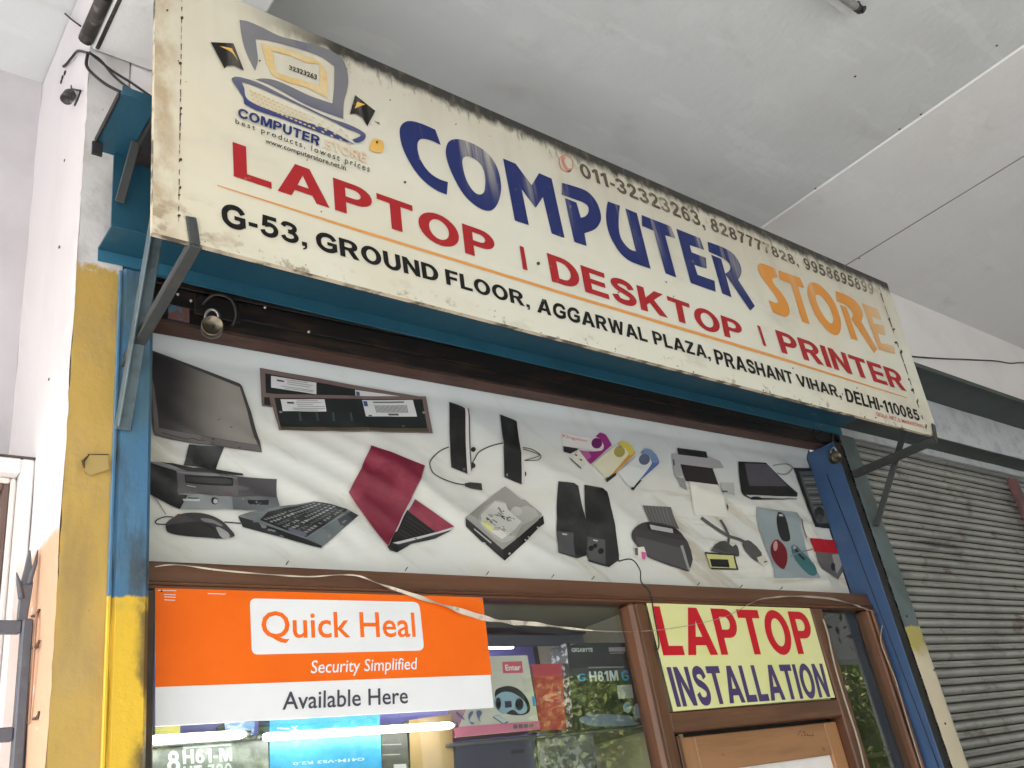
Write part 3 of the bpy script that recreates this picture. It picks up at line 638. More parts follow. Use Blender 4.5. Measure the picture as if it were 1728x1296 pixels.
# --- big name
pr = Print(YS)
za = lambda P, s=5.4, x=660, y=180: zm(x, y, s, P)
zbx = lambda P: zm(960, 290, 5.4, P)
zf = lambda P: zm(920, 240, 5.4, P)
zc = lambda P: zm(1240, 420, 5.4, P)
pr.poly(ink_blue, curve(za([(400, 212, 1), (450, 352, 1), (370, 315), (310, 298), (262, 302), (238, 345), (248, 440), (290, 530), (350, 605), (430, 660), (515, 690, 1), (505, 805, 1), (420, 770), (330, 710), (240, 620), (160, 500), (100, 370), (75, 250), (85, 180), (130, 140), (190, 135), (280, 160)])))
pr.poly(ink_blue, curve(za([(510, 340), (550, 305), (620, 300), (720, 330), (830, 390), (920, 480), (975, 590), (1000, 730), (985, 840), (950, 915), (900, 950), (830, 940), (740, 885), (650, 790), (575, 660), (520, 530), (495, 420)])),
        [curve(za([(650, 480), (690, 455), (750, 475), (800, 510), (835, 565), (855, 650), (852, 740), (840, 785), (805, 803), (760, 785), (715, 730), (680, 660), (655, 570)]))], same=True)
pr.poly(ink_blue, za([(1018, 475), (1132, 522), (1278, 718), (1345, 608), (1460, 658), (1578, 1200), (1460, 1158), (1380, 825), (1315, 925), (1187, 755), (1252, 1082), (1125, 1040)]), same=True)
pr.poly(ink_blue, curve(zf([(148, 372, 1), (250, 400), (370, 445), (440, 510), (485, 590), (507, 680), (495, 740), (450, 795), (355, 832, 1), (375, 948, 1), (262, 910, 1), (175, 510, 1), (282, 552, 1), (322, 690, 1), (365, 675), (392, 635), (385, 585), (345, 553), (285, 530, 1), (148, 480, 1)])), same=True)
pr.poly(ink_blue, curve(zf([(568, 542, 1), (678, 580, 1), (668, 680), (668, 780), (685, 870), (730, 940), (775, 980), (825, 998, 1), (728, 605, 1), (832, 648, 1), (958, 1155, 1), (870, 1125), (760, 1080), (680, 1010), (610, 900), (570, 800), (552, 690), (558, 600)])), same=True)
pr.poly(ink_blue, zf([(875, 665), (1140, 768), (1185, 880), (1090, 850), (1192, 1235), (1095, 1198), (985, 808), (880, 765)]), same=True)
pr.poly(ink_blue, zbx([(975, 520), (1190, 605), (1230, 712), (1098, 670), (1115, 735), (1245, 785), (1253, 885), (1140, 850), (1170, 940), (1325, 995), (1335, 1095), (1108, 1015)]), same=True)
pr.poly(ink_blue, curve(zbx([(1260, 638, 1), (1400, 690), (1490, 745), (1545, 820), (1570, 900), (1560, 950), (1540, 985, 1), (1692, 1225, 1), (1650, 1268, 1), (1420, 930, 1), (1455, 905), (1470, 870), (1450, 825), (1400, 790), (1272, 730, 1)])), same=True)
pr.poly(ink_blue, zbx([(1295, 757), (1385, 795), (1480, 1145), (1395, 1110)]), same=True)
pr.build('blue_name_lettering', t_sign)
pr = Print(YS)
pr.poly(ink_orange, curve(zc([(362, 180, 1), (388, 262, 1), (340, 275), (360, 330), (420, 400), (475, 490), (497, 570), (485, 610), (450, 620), (345, 580, 1), (305, 470, 1), (390, 495), (385, 460), (340, 390), (270, 300), (220, 220), (205, 170), (225, 135), (290, 150)])))
pr.poly(ink_orange, zc([(395, 197), (590, 265), (632, 358), (572, 345), (680, 690), (612, 665), (510, 320), (410, 280)]), same=True)
pr.poly(ink_orange, curve(zc([(668, 330), (700, 308), (760, 325), (830, 385), (900, 480), (945, 590), (965, 680), (955, 760), (920, 788), (870, 770), (800, 700), (730, 600), (680, 480), (660, 400)])),
        [curve(zc([(735, 430), (765, 420), (810, 455), (860, 530), (890, 610), (895, 650), (880, 680), (845, 660), (800, 600), (755, 510)]))], same=True)
pr.poly(ink_orange, curve(zc([(915, 385, 1), (1030, 430), (1110, 490), (1155, 560), (1165, 620), (1150, 665, 1), (1295, 915, 1), (1268, 952, 1), (1060, 640, 1), (1075, 600), (1050, 550), (1000, 510), (925, 478, 1)])), same=True)
pr.poly(ink_orange, zc([(955, 510), (1015, 535), (1120, 840), (1060, 820)]), same=True)
pr.poly(ink_orange, zc([(1155, 495), (1300, 550), (1335, 650), (1245, 620), (1265, 680), (1355, 700), (1370, 790), (1300, 770), (1330, 860), (1445, 885), (1460, 960), (1310, 920)]), same=True)
pr.build('orange_name_lettering', t_sign)
# --- goods line, rule, address, numbers
def word(name, mt, body, quad, y=YS, parent=None, **k):
    p = Print(y, .0004 if y == YS else .0003, .0012 if y == YS else .0008); p.block(mt, body, quad, **k); return p.build(name, parent or t_sign)
word('red_word', ink_red, 'LAPTOP', [(392, 240), (832, 396), (838, 445), (394, 298)])
word('red_word', ink_red, 'DESKTOP', [(922, 427), (1249, 544), (1256, 578), (931, 475)])
word('red_word', ink_red, 'PRINTER', [(1307, 556.5), (1517, 627), (1530, 661), (1319, 595)])
for bq in ([(876, 415), (883, 417.5), (890, 457), (882, 454.5)], [(1277, 549), (1282, 551), (1293, 585), (1288, 583.5)]):
    pr = Print(YS); pr.poly(ink_red, bq); pr.build('red_divider', t_sign)
pr = Print(YS); pr.poly(ink_line, [(366, 312.5), (600, 385.5), (950, 493), (1300, 597.5), (1530, 671), (1530, 672), (1300, 602.5), (950, 498), (600, 390), (366, 314)]); pr.build('orange_rule', t_sign)
for body, qd in (('G-53,', [(372, 341), (515, 384), (518, 417), (374, 381)]), ('GROUND', [(531, 389), (737, 450), (741, 477), (534, 421)]), ('FLOOR,', [(750, 454), (890, 496), (894, 520), (753, 480)]),
                 ('AGGARWAL', [(906, 502), (1088, 555), (1093, 578), (906, 527)]), ('PLAZA,', [(1099, 558), (1195, 586), (1199, 607), (1104, 581)]),
                 ('PRASHANT', [(1203, 589), (1334, 628), (1340, 649), (1209, 615)]), ('VIHAR,', [(1341, 631), (1415, 653), (1420, 672), (1347, 651)]), ('DELHI-110085', [(1424, 655), (1547, 692), (1553, 711), (1429, 678)])):
    word('black_word', ink_black, body, qd)
for body, qd in (('011-32323263,', [(975.5, 274), (1183, 361), (1190, 386), (981, 298)]), ('8287777828,', [(1196, 367), (1343, 434), (1348, 450), (1200, 389)]), ('9958695899', [(1353, 434), (1472, 480), (1475, 499), (1358, 454)])):
    word('telephone_number', ink_phone, body, qd)
pr = Print(YS); mr = mat('faded_red_line', (.52, .22, .15), .5)
pr.poly(mr, circ(954.8, 276, 12, 15.5, -.4, 28), [circ(954.8, 276, 10.2, 13.6, -.4, 28)])
pr.poly(mr, curve([(949, 264), (953, 266), (952, 272), (955, 280), (960, 285), (963, 284), (962, 290), (958, 290), (951, 282), (947, 270)]), same=True)
pr.build('telephone_mark', t_sign); pr = Print(YS)
pr.text(mat('faded_pink_ink', (.5, .16, .14), .5), 'GOLA ART & MARKETING', [(1477, 695), (1557, 717), (1559, 723), (1479, 702)], .02)
pr.build('small_red_print', t_sign)
# --- logo
zd = lambda P: zm(340, 20, 5.4, P)
ze = lambda P: zm(370, 150, 5.4, P)
pr = Print(YS)
pr.poly(ink_grey_blue, curve(zd([(345, 78, 1), (420, 90), (560, 150), (700, 220), (850, 260), (1050, 310), (1190, 365), (1280, 430), (1320, 520), (1335, 640), (1320, 730), (1295, 830), (1290, 978, 1), (1150, 930), (950, 850), (750, 740), (600, 660), (490, 620, 1), (560, 610), (680, 630), (850, 705), (1000, 775), (1190, 838, 1), (1205, 700), (1208, 500, 1), (1100, 420), (950, 360), (750, 300), (600, 265), (490, 250, 1), (500, 330), (512, 450), (485, 540, 1), (440, 450), (390, 330), (360, 200)]), 3))
pr.poly(ink_yellow, zd([(540, 290), (760, 345), (1000, 430), (1090, 470), (1140, 560), (1145, 790), (950, 690), (760, 640), (640, 580), (590, 480)]), [zd([(640, 360), (800, 400), (960, 470), (1075, 480), (1075, 680), (950, 640), (800, 600), (680, 555)])])
pr.text(ink_black, '32323263', zd([(795, 490), (1050, 580), (1045, 625), (795, 530)]), .02)
lb = ink_grey_blue
pr.poly(lb, curve(zd([(270, 620), (300, 598), (340, 600, 1), (355, 640, 1), (385, 700), (395, 770), (430, 815), (560, 880), (800, 960), (1100, 1060), (1250, 1130), (1390, 1215, 1), (1250, 1170), (1000, 1080), (700, 970), (500, 905), (385, 845, 1), (375, 790), (320, 700)]), 3))
pr.poly(lb, curve(zd([(340, 600, 1), (480, 640), (640, 715), (860, 830), (1180, 980), (1330, 1030), (1480, 1110), (1490, 1150), (1450, 1190), (1400, 1198), (1368, 1170, 1), (1410, 1155), (1445, 1125), (1330, 1075), (1180, 1000), (860, 848), (640, 750), (480, 680), (350, 640, 1)]), 3))
for r in range(4):
    for k in range(22):
        x = 430 + k * 41 + r * 14; y = 718 + k * 17.5 + r * 37
        if k > 12 and (k + r) % 2: continue
        pr.poly(ink_yellow, zd([(x, y), (x + 24, y + 9), (x + 25, y + 22), (x + 2, y + 13)]), same=True)
pr.poly(ink_black, zd([(78, 285), (285, 295), (382, 545), (290, 495), (230, 500), (205, 525)]))
pr.poly(ink_black, zd([(1395, 765), (1578, 910), (1505, 1050), (1460, 970), (1400, 935), (1345, 940)]), same=True)
pr.poly(ink_black, zd([(1570, 1003), (1610, 1015), (1622, 1033), (1600, 1022)]), same=True)
yb = mat('strong_yellow_ink', (.68, .40, .09), .5)
pr.poly(yb, curve(zd([(160, 322, 1), (270, 342, 1), (325, 452, 1), (270, 380)])))
pr.poly(yb, curve(zd([(1412, 828, 1), (1485, 852, 1), (1440, 868), (1390, 890, 1)])), same=True)
pr.poly(yb, curve(zd([(1560, 1165), (1600, 1170), (1645, 1190), (1650, 1270), (1620, 1290), (1530, 1265), (1535, 1200)])), same=True)
pr.poly(ink_black, zd([(1580, 1185), (1608, 1192), (1596, 1202), (1592, 1222)]))
pr.block(ink_blue, 'COMPUTER', ze([(168, 182), (912, 445), (905, 528), (162, 265)]))
pr.block(ink_peach, 'STORE', ze([(945, 460), (1335, 600), (1335, 685), (950, 548)]), same=True)
pr.text(ink_black, 'best products, lowest prices', ze([(140, 280), (1365, 712), (1360, 768), (140, 325)]), .006, track=1.35, same=True)
pr.text(ink_black, 'www.computerstore.net.in', ze([(412, 460), (1145, 706), (1145, 755), (408, 498)]), .012, same=True)
pr.build('laptop_emblem', t_sign)

# sign brackets
def bracket(px, a_y, strut0, strut1, arm0, arm1, tab, label, mt, mt2):
    t = thing('sign_bracket', strut0, label, 'bracket', 'steel brackets carrying the sign')
    b = MB(); b.bar(strut0, strut1, .034, .008, (0, 1, .4)); b.bar(Vector(strut0) + Vector((-.015, -.012, 0)), Vector(strut1) + Vector((-.015, -.012, 0)), .006, .028, (0, 1, .4)); b.build('strut', mt, t)
    b = MB(); b.bar(arm0, arm1, .030, .007, (1, 0, 0)); b.bar(Vector(arm0) + Vector((.004, 0, -.014)), Vector(arm1) + Vector((.004, 0, -.014)), .006, .026, (1, 0, 0)); b.build('arm', mt2, t)
    b = MB(); b.bar(tab[0], tab[1], .022, .006, (0, 1, 0)); b.build('tab', mt2, t)
s0 = PY(207, 726, 1.882); xs = s0.x
k0 = PX(262, 398, xs)
d = (k0 - s0)
bracket(0, 0, s0, s0 + d * 1.9, Vector((xs, 1.885, 1.09 + H)), PY(327, 404, YS - .004), (PY(329, 412, YS - .006), PY(322, 366, YS - .006)), 'grey blue steel bracket at the left end of the cream sign, above the yellow pillar', bracket_paint, bracket_dark)
s0 = PY(1478, 888, 1.882); xs = 3.60; k0 = PX(1522, 740, 3.63); d = k0 - s0
e = PY(1576, 742, YS + .0)
bracket(0, 0, s0, s0 + d * 1.4, PY(1440, 800, 1.884), e, (e + Vector((0, -.006, -.012)), PY(1575, 716, YS - .006)), 'dark steel bracket under the right end of the cream sign, beside the grey shutter', bracket_dark, bracket_dark)

# ================================================================== BANNER WITH PRINTED GOODS
YB = 2.035
ZB0, ZB1 = .325 * 2 + H, 2.985
def wrinkle(x, z):
    zz = z - ZB0
    ph = (x * 4.6 + zz * 8.5) + 1.3 * mnoise.noise(Vector((x * 1.4, zz * 1.8, 0)))
    fold = 1 - abs(math.sin(ph)) ** .7                                 # sharp diagonal creases hanging from the corners
    v = -.019 * fold * max(0, .45 + .9 * mnoise.noise(Vector((x * .9 + 3, zz * 1.3, 4))))
    v += .010 * mnoise.noise(Vector((x * 2.4 + zz * 5, zz * 3, 9))) + .0035 * mnoise.noise(Vector((x * 4, zz * 15, 2)))
    v -= .016 * (1 - abs(math.sin(zz * 13 + x * 1.6 + .8 * mnoise.noise(Vector((x * 2, zz, 7))))) ** .6) * max(0, min(1, (x - 1.9) / .8))
    ph2 = x * 21 + zz * 39 + 2.6 * mnoise.noise(Vector((x * 1.7, zz * 2.4, 12)))
    v -= .0075 * (1 - abs(math.sin(ph2)) ** .8) * max(0, min(1, .15 + 1.5 * mnoise.noise(Vector((x * 1.3 + 9, zz * 2.2, 6)))))
    e = max(0, min(1, (3.47 - x) / .1)) * max(0, min(1, (x - .62) / .06)) * max(0, min(1, zz / .07))
    v *= e * (1 - .6 * max(0, min(1, (zz - .34) / .15)))
    lean = min(max(0, zz - (.555 + .022 * x)) * .75, .05)                     # the top edge is pulled forward over its rail
    return v - lean
b = MB(); nx, nz = 230, 56
def bf(u, v):
    x = .60 + (3.5225 - .60) * u; z = ZB0 - .03 + (ZB1 - ZB0 + .03) * v
    return Vector((x, YB + wrinkle(x, z), z))
b.grid(bf, nx, nz, 0, True)
# trim to the shutter rail
t_ban = thing('printed_banner', (2.05, YB, ZB0), 'creased white flex banner printed with computer goods above the wooden shopfront', 'banner')
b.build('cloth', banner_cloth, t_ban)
def follow(mb):
    """cut the print along a grid and lay it on the creased cloth"""
    bm = bmesh.new(); vs = [bm.verts.new(v) for v in mb.v]
    for f, mi in zip(mb.f, mb.m):
        try: fc = bm.faces.new([vs[i] for i in f]); fc.material_index = mi
        except ValueError: pass
    for ax, lo0, hi0, n in ((0, .60, 3.5225, nx), (2, ZB0 - .03, ZB1, nz)):
        lo = min(v.co[ax] for v in bm.verts); hi = max(v.co[ax] for v in bm.verts)
        for k in range(n + 1):
            c = lo0 + (hi0 - lo0) * k / n
            if lo < c < hi:
                no = [0, 0, 0]; no[ax] = 1; co = [0, 0, 0]; co[ax] = c
                bmesh.ops.bisect_plane(bm, geom=bm.verts[:] + bm.edges[:] + bm.faces[:], plane_co=co, plane_no=no, dist=1e-6)
    bm.verts.index_update()
    mb.v = [Vector((v.co.x, v.co.y + wrinkle(v.co.x, v.co.z), v.co.z)) for v in bm.verts]
    mb.f = [[v.index for v in f.verts] for f in bm.faces]; mb.m = [f.material_index for f in bm.faces]; mb.sm = [True] * len(mb.f)
    bm.free()
def bprint(): p = Print(YB, .0003, .0042); p.tf = follow; return p
Z = lambda x, y, s: (lambda P: zm(x, y, s, P))
screen_m = mat('printed_screen', (.022, .019, .022), .5, layers=[dict(c=(.27, .25, .225), edges=[(0, .72, .90, .05, (5, 5, 9)), (2, 2.40, 2.60, .06, 5)]), dict(c=(.10, .09, .093), edges=[(0, .68, .95, .06, (4, 4, 6)), (2, 2.75, 2.45)], amt=.6)])
maroon_m = mat('printed_maroon', (.17, .014, .035), .4, layers=[dict(c=(.30, .045, .08), s=(5, 5, 7), lo=.45, hi=.65, amt=.9), dict(c=(.12, .012, .03), s=(6, 6, 9), lo=.6, hi=.75, amt=.7)])
black_p = mat('printed_black', (.013, .013, .014), .45, layers=[dict(c=(.035, .035, .037), s=9, lo=.45, hi=.7)])
# monitor and desktop case
k = Z(240, 570, 6.646); p = bprint()
p.poly(gray(.055), curve(k([(85, 140, 1), (600, 335), (1085, 522, 1), (1115, 560), (1190, 800), (1260, 1040), (1325, 1302, 1), (500, 1178), (130, 1100, 1), (105, 950), (85, 500)]), 2))
p.poly(ink(.14, .125, .125), k([(90, 420), (130, 560), (185, 1012), (800, 1140), (1285, 1228), (1322, 1298), (500, 1172), (135, 1092)]))
p.poly(screen_m, k([(92, 168), (1085, 565), (1130, 720), (1240, 1150), (1275, 1222), (800, 1135), (188, 1008), (130, 560), (92, 300)]))
p.poly(gray(.035), stroke(k([(220, 1068), (300, 1090), (380, 1112), (420, 1120), (500, 1140), (560, 1135), (620, 1160), (700, 1168)]), 1.2))
k = Z(240, 750, 6.646)
p.poly(black_p, k([(520, 5), (900, 45), (815, 295), (455, 240)]))
p.poly(gray(.05), k([(530, 5), (590, 10), (545, 250), (460, 240)]))
p.build('printed_monitor', t_ban)
p = bprint()
p.poly(gray(.20), k([(65, 198), (180, 208), (490, 310), (380, 305), (65, 225)]))
p.poly(black_p, k([(65, 215), (380, 300), (385, 570), (500, 580), (405, 742), (300, 700), (65, 578)]))
p.poly(gray(.035), k([(180, 205), (340, 215), (560, 268), (820, 285), (1120, 328), (1135, 352), (560, 322), (470, 295), (330, 240)]))
p.poly(ink(.115, .11, .115), k([(375, 292), (1060, 360), (1490, 405), (1505, 600), (1060, 582), (385, 562)]))
p.poly(ink(.075, .07, .075), k([(1060, 362), (1485, 405), (1500, 598), (1068, 582)]))
p.poly(ink(.19, .19, .195), k([(375, 300), (1055, 372), (1058, 392), (375, 325)]))
p.poly(gray(.022), k([(468, 345), (1005, 385), (1005, 478), (470, 445)]))
p.poly(gray(.05), k([(480, 365), (990, 405), (988, 455), (480, 425)]))
p.poly(ink(.24, .26, .265), k([(505, 577), (1505, 602), (1520, 712), (1360, 745), (405, 742)]))
p.poly(ink(.12, .13, .14), k([(1000, 590), (1505, 602), (1520, 710), (1360, 742), (1000, 744)]))
p.poly(gray(.015), k([(1170, 630), (1400, 640), (1400, 690), (1180, 680)]))
for x in (1270, 1315): p.poly(gray(.5), zm(240, 750, 6.646, circ(x, 657, 15)), same=True)
p.poly(gray(.02), zm(240, 750, 6.646, circ(792, 650, 42))); p.poly(gray(.45), zm(240, 750, 6.646, circ(800, 655, 28)))
p.poly(gray(.5), k([(435, 626), (625, 632), (625, 654), (440, 648)])); p.poly(gray(.45), k([(480, 478), (585, 488), (585, 500), (480, 490)]), same=True)
p.poly(gray(.03), stroke(k([(500, 615), (560, 622), (610, 620)]), 1.5))
p.poly(ink(.3, .05, .05), k([(930, 550), (1000, 555), (1000, 562), (930, 558)]), same=True)
p.build('printed_desktop_case', t_ban)
p = bprint()
p.poly(gray(.03), stroke(k([(330, 830), (230, 828), (140, 870), (150, 905), (250, 912)]), 2)); p.poly(gray(.03), stroke(k([(905, 883), (1000, 890), (1090, 898)]), 2), same=True)
p.poly(gray(.25), stroke(k([(100, 600), (170, 680), (250, 800)]), 1.6), same=True)
p.poly(ink(.28, .02, .04), k([(345, 825), (380, 798), (450, 800), (440, 820)]))
p.poly(ink(.06, .056, .058), curve(k([(250, 900), (340, 830), (480, 785), (640, 780), (780, 815), (890, 880), (960, 960), (1010, 1040), (960, 1065), (880, 1080), (700, 1065), (400, 1035), (270, 1000), (248, 960)]), 3))
p.poly(ink(.025, .024, .025), curve(k([(255, 930), (420, 900), (600, 890), (740, 930), (820, 1010), (860, 1072), (700, 1062), (400, 1032), (270, 998)]), 3))
p.poly(gray(.22), curve(k([(630, 862), (740, 850), (840, 895), (880, 935), (780, 905)]), 3)); p.poly(gray(.34), curve(k([(800, 955), (860, 960), (955, 1052), (870, 1075)]), 3))
p.build('printed_mouse', t_ban)
# keyboard
k = Z(390, 740, 4.32); p = bprint()
p.poly(ink(.17, .19, .19), k([(38, 575), (130, 540), (420, 490), (480, 484), (590, 468), (830, 520), (918, 568), (655, 800), (400, 740), (70, 650), (60, 610)]))
p.poly(ink(.025, .027, .028), k([(38, 578), (190, 625), (540, 738), (655, 785), (650, 803), (400, 745), (75, 655)]))
p.poly(ink(.13, .15, .155), k([(540, 735), (840, 545), (918, 568), (655, 787)])); p.poly(ink(.05, .055, .06), k([(760, 600), (860, 540), (918, 568), (800, 660)]))
p.poly(black_p, k([(200, 602), (262, 538), (600, 472), (830, 525), (820, 540), (540, 725), (380, 670)]))
A, B_, C_, D_ = [Vector(v) for v in ((212, 592), (590, 474), (822, 528), (540, 712))]
kb = [ink(.20, .21, .215), ink(.11, .12, .125), ink(.28, .3, .3)]
for r in range(7):
    for c in range(15):
        if r == 3 and c in (5, 6) or r == 6 and 3 < c < 9 and c % 2: continue
        u0, u1 = (c + .12) / 15, (c + .75) / 15; v0, v1 = (r + .15) / 7, (r + .7) / 7
        Q = [A.lerp(B_, u).lerp(D_.lerp(C_, u), v) for u, v in ((u0, v0), (u1, v0), (u1, v1), (u0, v1))]
        p.poly(kb[(r * 5 + c * 3) % 3], k([tuple(v) for v in Q]), same=(r + c > 0))
p.poly(ink(.12, .12, .17), k([(410, 655), (535, 690), (545, 712), (520, 720), (408, 682)]))
p.build('printed_keyboard', t_ban)
# red laptop
p = bprint()
p.poly(black_p, k([(1590, 680), (1480, 735), (1300, 775), (1190, 842), (1140, 828), (1118, 800), (1170, 760), (1480, 690)]))
p.poly(gray(.5), k([(1605, 652), (1595, 675), (1205, 778), (1165, 768), (1480, 690)]))
p.poly(ink(.018, .017, .018), k([(1270, 530), (1480, 690), (1165, 765), (1128, 800), (1185, 690)]))
p.poly(maroon_m, k([(1320, 455), (1605, 655), (1480, 692), (1275, 538)]))
for r in range(6):
    a = Vector((1270, 575)).lerp(Vector((1200, 720)), r / 6); bb = Vector((1440, 690)).lerp(Vector((1250, 745)), r / 6)
    p.poly(gray(.05), stroke(k([tuple(a), tuple(a.lerp(bb, .5)), tuple(bb)]), .9), same=r > 0)
p.poly(gray(.45), k([(1393, 205), (1406, 213), (1198, 683), (1178, 690)]))
p.poly(maroon_m, k([(1005, 62), (1400, 205), (1390, 232), (1185, 688), (1122, 797), (842, 402), (905, 280)]))
p.build('printed_red_laptop', t_ban)
# memory sticks
k = Z(400, 600, 5.082); p = bprint()
br = ink(.165, .12, .115); dk = ink(.022, .026, .026)
for st in (0, 1):
    if st == 0:
        p.poly(br, k([(190, 110), (1000, 258), (1600, 368), (1610, 382), (1430, 372), (280, 452), (205, 442)]))
        p.poly(dk, k([(235, 158), (1000, 292), (1400, 362), (330, 335), (240, 328)])); p.poly(dk, k([(225, 365), (270, 365), (280, 440), (225, 430)]), same=True)
        p.poly(ink(.6, .62, .63), k([(285, 180), (672, 240), (672, 340), (285, 280)])); p.poly(ink(.6, .62, .63), k([(1008, 298), (1390, 355), (1010, 352)]), same=True)
        p.poly(ink(.08, .1, .2), k([(1015, 312), (1045, 316), (1048, 350), (1018, 350)]))
        o = (0, 0); rows = [((420, 212), (600, 238)), ((425, 230), (640, 262)), ((420, 248), (620, 276)), ((370, 266), (650, 308)), ((400, 285), (640, 318))]
        p.poly(ink(.05, .05, .06), k([(335, 212), (395, 224), (395, 236), (335, 226)]))
    else:
        p.poly(br, k([(270, 340), (1605, 362), (1672, 672), (340, 658)]))
        p.poly(dk, k([(310, 372), (1575, 385), (1625, 630), (355, 640)]))
        p.poly(ink(.08, .07, .045), k([(350, 628), (1630, 630), (1640, 660), (1115, 655), (1105, 638), (1095, 655), (365, 655)]))
        p.poly(ink(.6, .62, .63), k([(362, 385), (738, 385), (755, 490), (378, 490)])); p.poly(ink(.6, .62, .63), k([(1062, 390), (1495, 390), (1535, 530), (1095, 530)]), same=True)
        for q in range(26):
            x = 1168 + q * 10.8; p.poly(gray(.12), k([(x, 432), (x + 5.5, 432), (x + 21, 498), (x + 15.5, 498)]), same=q > 0)
        p.poly(ink(.06, .08, .22), k([(1068, 400), (1105, 400), (1112, 445), (1080, 445)]))
        p.poly(gray(.1), k([(1285, 505), (1375, 505), (1380, 522), (1290, 522)]), same=True); p.poly(gray(.15), k([(1155, 402), (1420, 402), (1422, 415), (1158, 415)]), same=True)
        p.poly(gray(.05), k([(1115, 518), (1145, 518), (1148, 528), (1118, 528)]), same=True)
        rows = [((500, 396), (680, 396)), ((490, 412), (710, 412)), ((500, 428), (640, 428)), ((510, 444), (735, 446)), ((460, 462), (740, 464)), ((470, 476), (680, 477))]
        p.poly(ink(.05, .05, .06), k([(415, 408), (475, 410), (478, 425), (418, 423)]))
        for x in (510, 660, 800, 950): p.poly(ink(.05, .07, .07), k([(x, 500), (x + 18, 500), (x + 26, 575), (x + 8, 575)]), same=True)
        for x in (345, 1575): p.poly(gray(.25), k([(x, 490), (x + 22, 490), (x + 30, 505), (x + 6, 508)]), same=True)
    for q, (a, bb) in enumerate(rows):
        p.poly(gray(.3), k([a, bb, (bb[0], bb[1] + 6), (a[0], a[1] + 6)]), same=q > 0)
p.build('printed_memory_sticks', t_ban)
# small speakers
k = Z(700, 660, 6.646); p = bprint()
for q, S in enumerate(([(375, 630), (270, 680), (180, 770), (155, 840), (190, 930), (300, 1000), (430, 1040), (545, 1057)], [(960, 600), (830, 630), (710, 690), (660, 770), (630, 820)], [(1180, 650), (1290, 668), (1385, 735), (1340, 795), (1195, 796)], [(1180, 667), (1280, 695), (1370, 735), (1290, 772), (1200, 796)])):
    p.poly(gray(.06), stroke(k(S), 1.9 if q < 2 else 1.3), same=q > 0)
p.poly(gray(.05), k([(545, 1042), (610, 1028), (740, 1040), (747, 1120), (610, 1098), (550, 1075)]))
p.poly(black_p, circ(700 + 645 / 6.646, 660 + 662 / 6.646, 4)); p.poly(black_p, circ(700 + 640 / 6.646, 660 + 840 / 6.646, 4.5), same=True); p.poly(black_p, circ(700 + 1210 / 6.646, 660 + 945 / 6.646, 2.5, 4), same=True)
p.poly(ink(.10, .09, .09), k([(565, 202), (582, 215), (632, 880), (612, 942)])); p.poly(ink(.6, .58, .57), k([(530, 208), (566, 203), (622, 932), (600, 950), (578, 938)])); p.poly(ink(.6, .58, .57), k([(1125, 345), (1152, 345), (1218, 1050), (1184, 1062)]), same=True)
p.poly(black_p, k([(360, 140), (510, 195), (535, 215), (580, 935), (400, 860)])); p.poly(black_p, k([(940, 270), (1110, 335), (1130, 350), (1185, 1058), (990, 975)]), same=True)
p.poly(gray(.2), circ(700 + 1018 / 6.646, 660 + 950 / 6.646, 1.6, 2.6)); p.poly(gray(.15), circ(700 + 540 / 6.646, 660 + 885 / 6.646, 2.2, 2.4), same=True)
p.build('printed_slim_speakers', t_ban)
# hard disk
k = Z(760, 800, 5.4); p = bprint()
p.poly(black_p, k([(98, 420), (450, 700), (475, 798), (300, 652), (290, 636), (265, 635), (110, 495)])); p.poly(ink(.02, .02, .02), k([(448, 700), (840, 380), (852, 455), (800, 490), (475, 800)]), same=True)
p.poly(ink(.29, .285, .265), k([(490, 115), (640, 235), (670, 238), (830, 368), (795, 425), (450, 702), (98, 418)]))
p.poly(ink(.38, .375, .35), curve(k([(395, 245), (500, 262), (525, 335), (690, 290), (800, 380), (640, 470), (540, 610), (430, 640), (320, 560), (225, 470), (230, 390)]), 2))
p.poly(ink(.56, .56, .52), k([(400, 252), (500, 272), (520, 330), (636, 440), (560, 520), (435, 612), (335, 550), (240, 472), (245, 390)]))
p.poly(ink(.46, .455, .43), circ(760 + 597 / 5.4, 800 + 342 / 5.4, 9.5, 8))
p.poly(ink(.55, .54, .22), k([(238, 455), (300, 440), (350, 520), (335, 550), (270, 500)]), same=True)
rr = random.Random(4)
for q in range(34):
    u, v = rr.uniform(.05, .9), rr.uniform(.05, .95)
    a = Vector((415, 275)).lerp(Vector((255, 410)), v) + Vector((210, 165)) * u * .95
    L = rr.uniform(12, 34); p.poly(gray(rr.choice((.06, .15, .25))), k([(a.x, a.y), (a.x + L, a.y + L * .75), (a.x + L - 7, a.y + L * .75 + 7), (a.x - 7, a.y + 7)]), same=q > 0)
p.poly(gray(.4), k([(180, 515), (345, 640), (338, 650), (178, 525)]))
for x, y in ((510, 740), (680, 592), (785, 492), (640, 625)): p.poly(gray(.4), circ(760 + x / 5.4, 800 + y / 5.4, 1.8), same=True)
p.build('printed_hard_disk', t_ban)
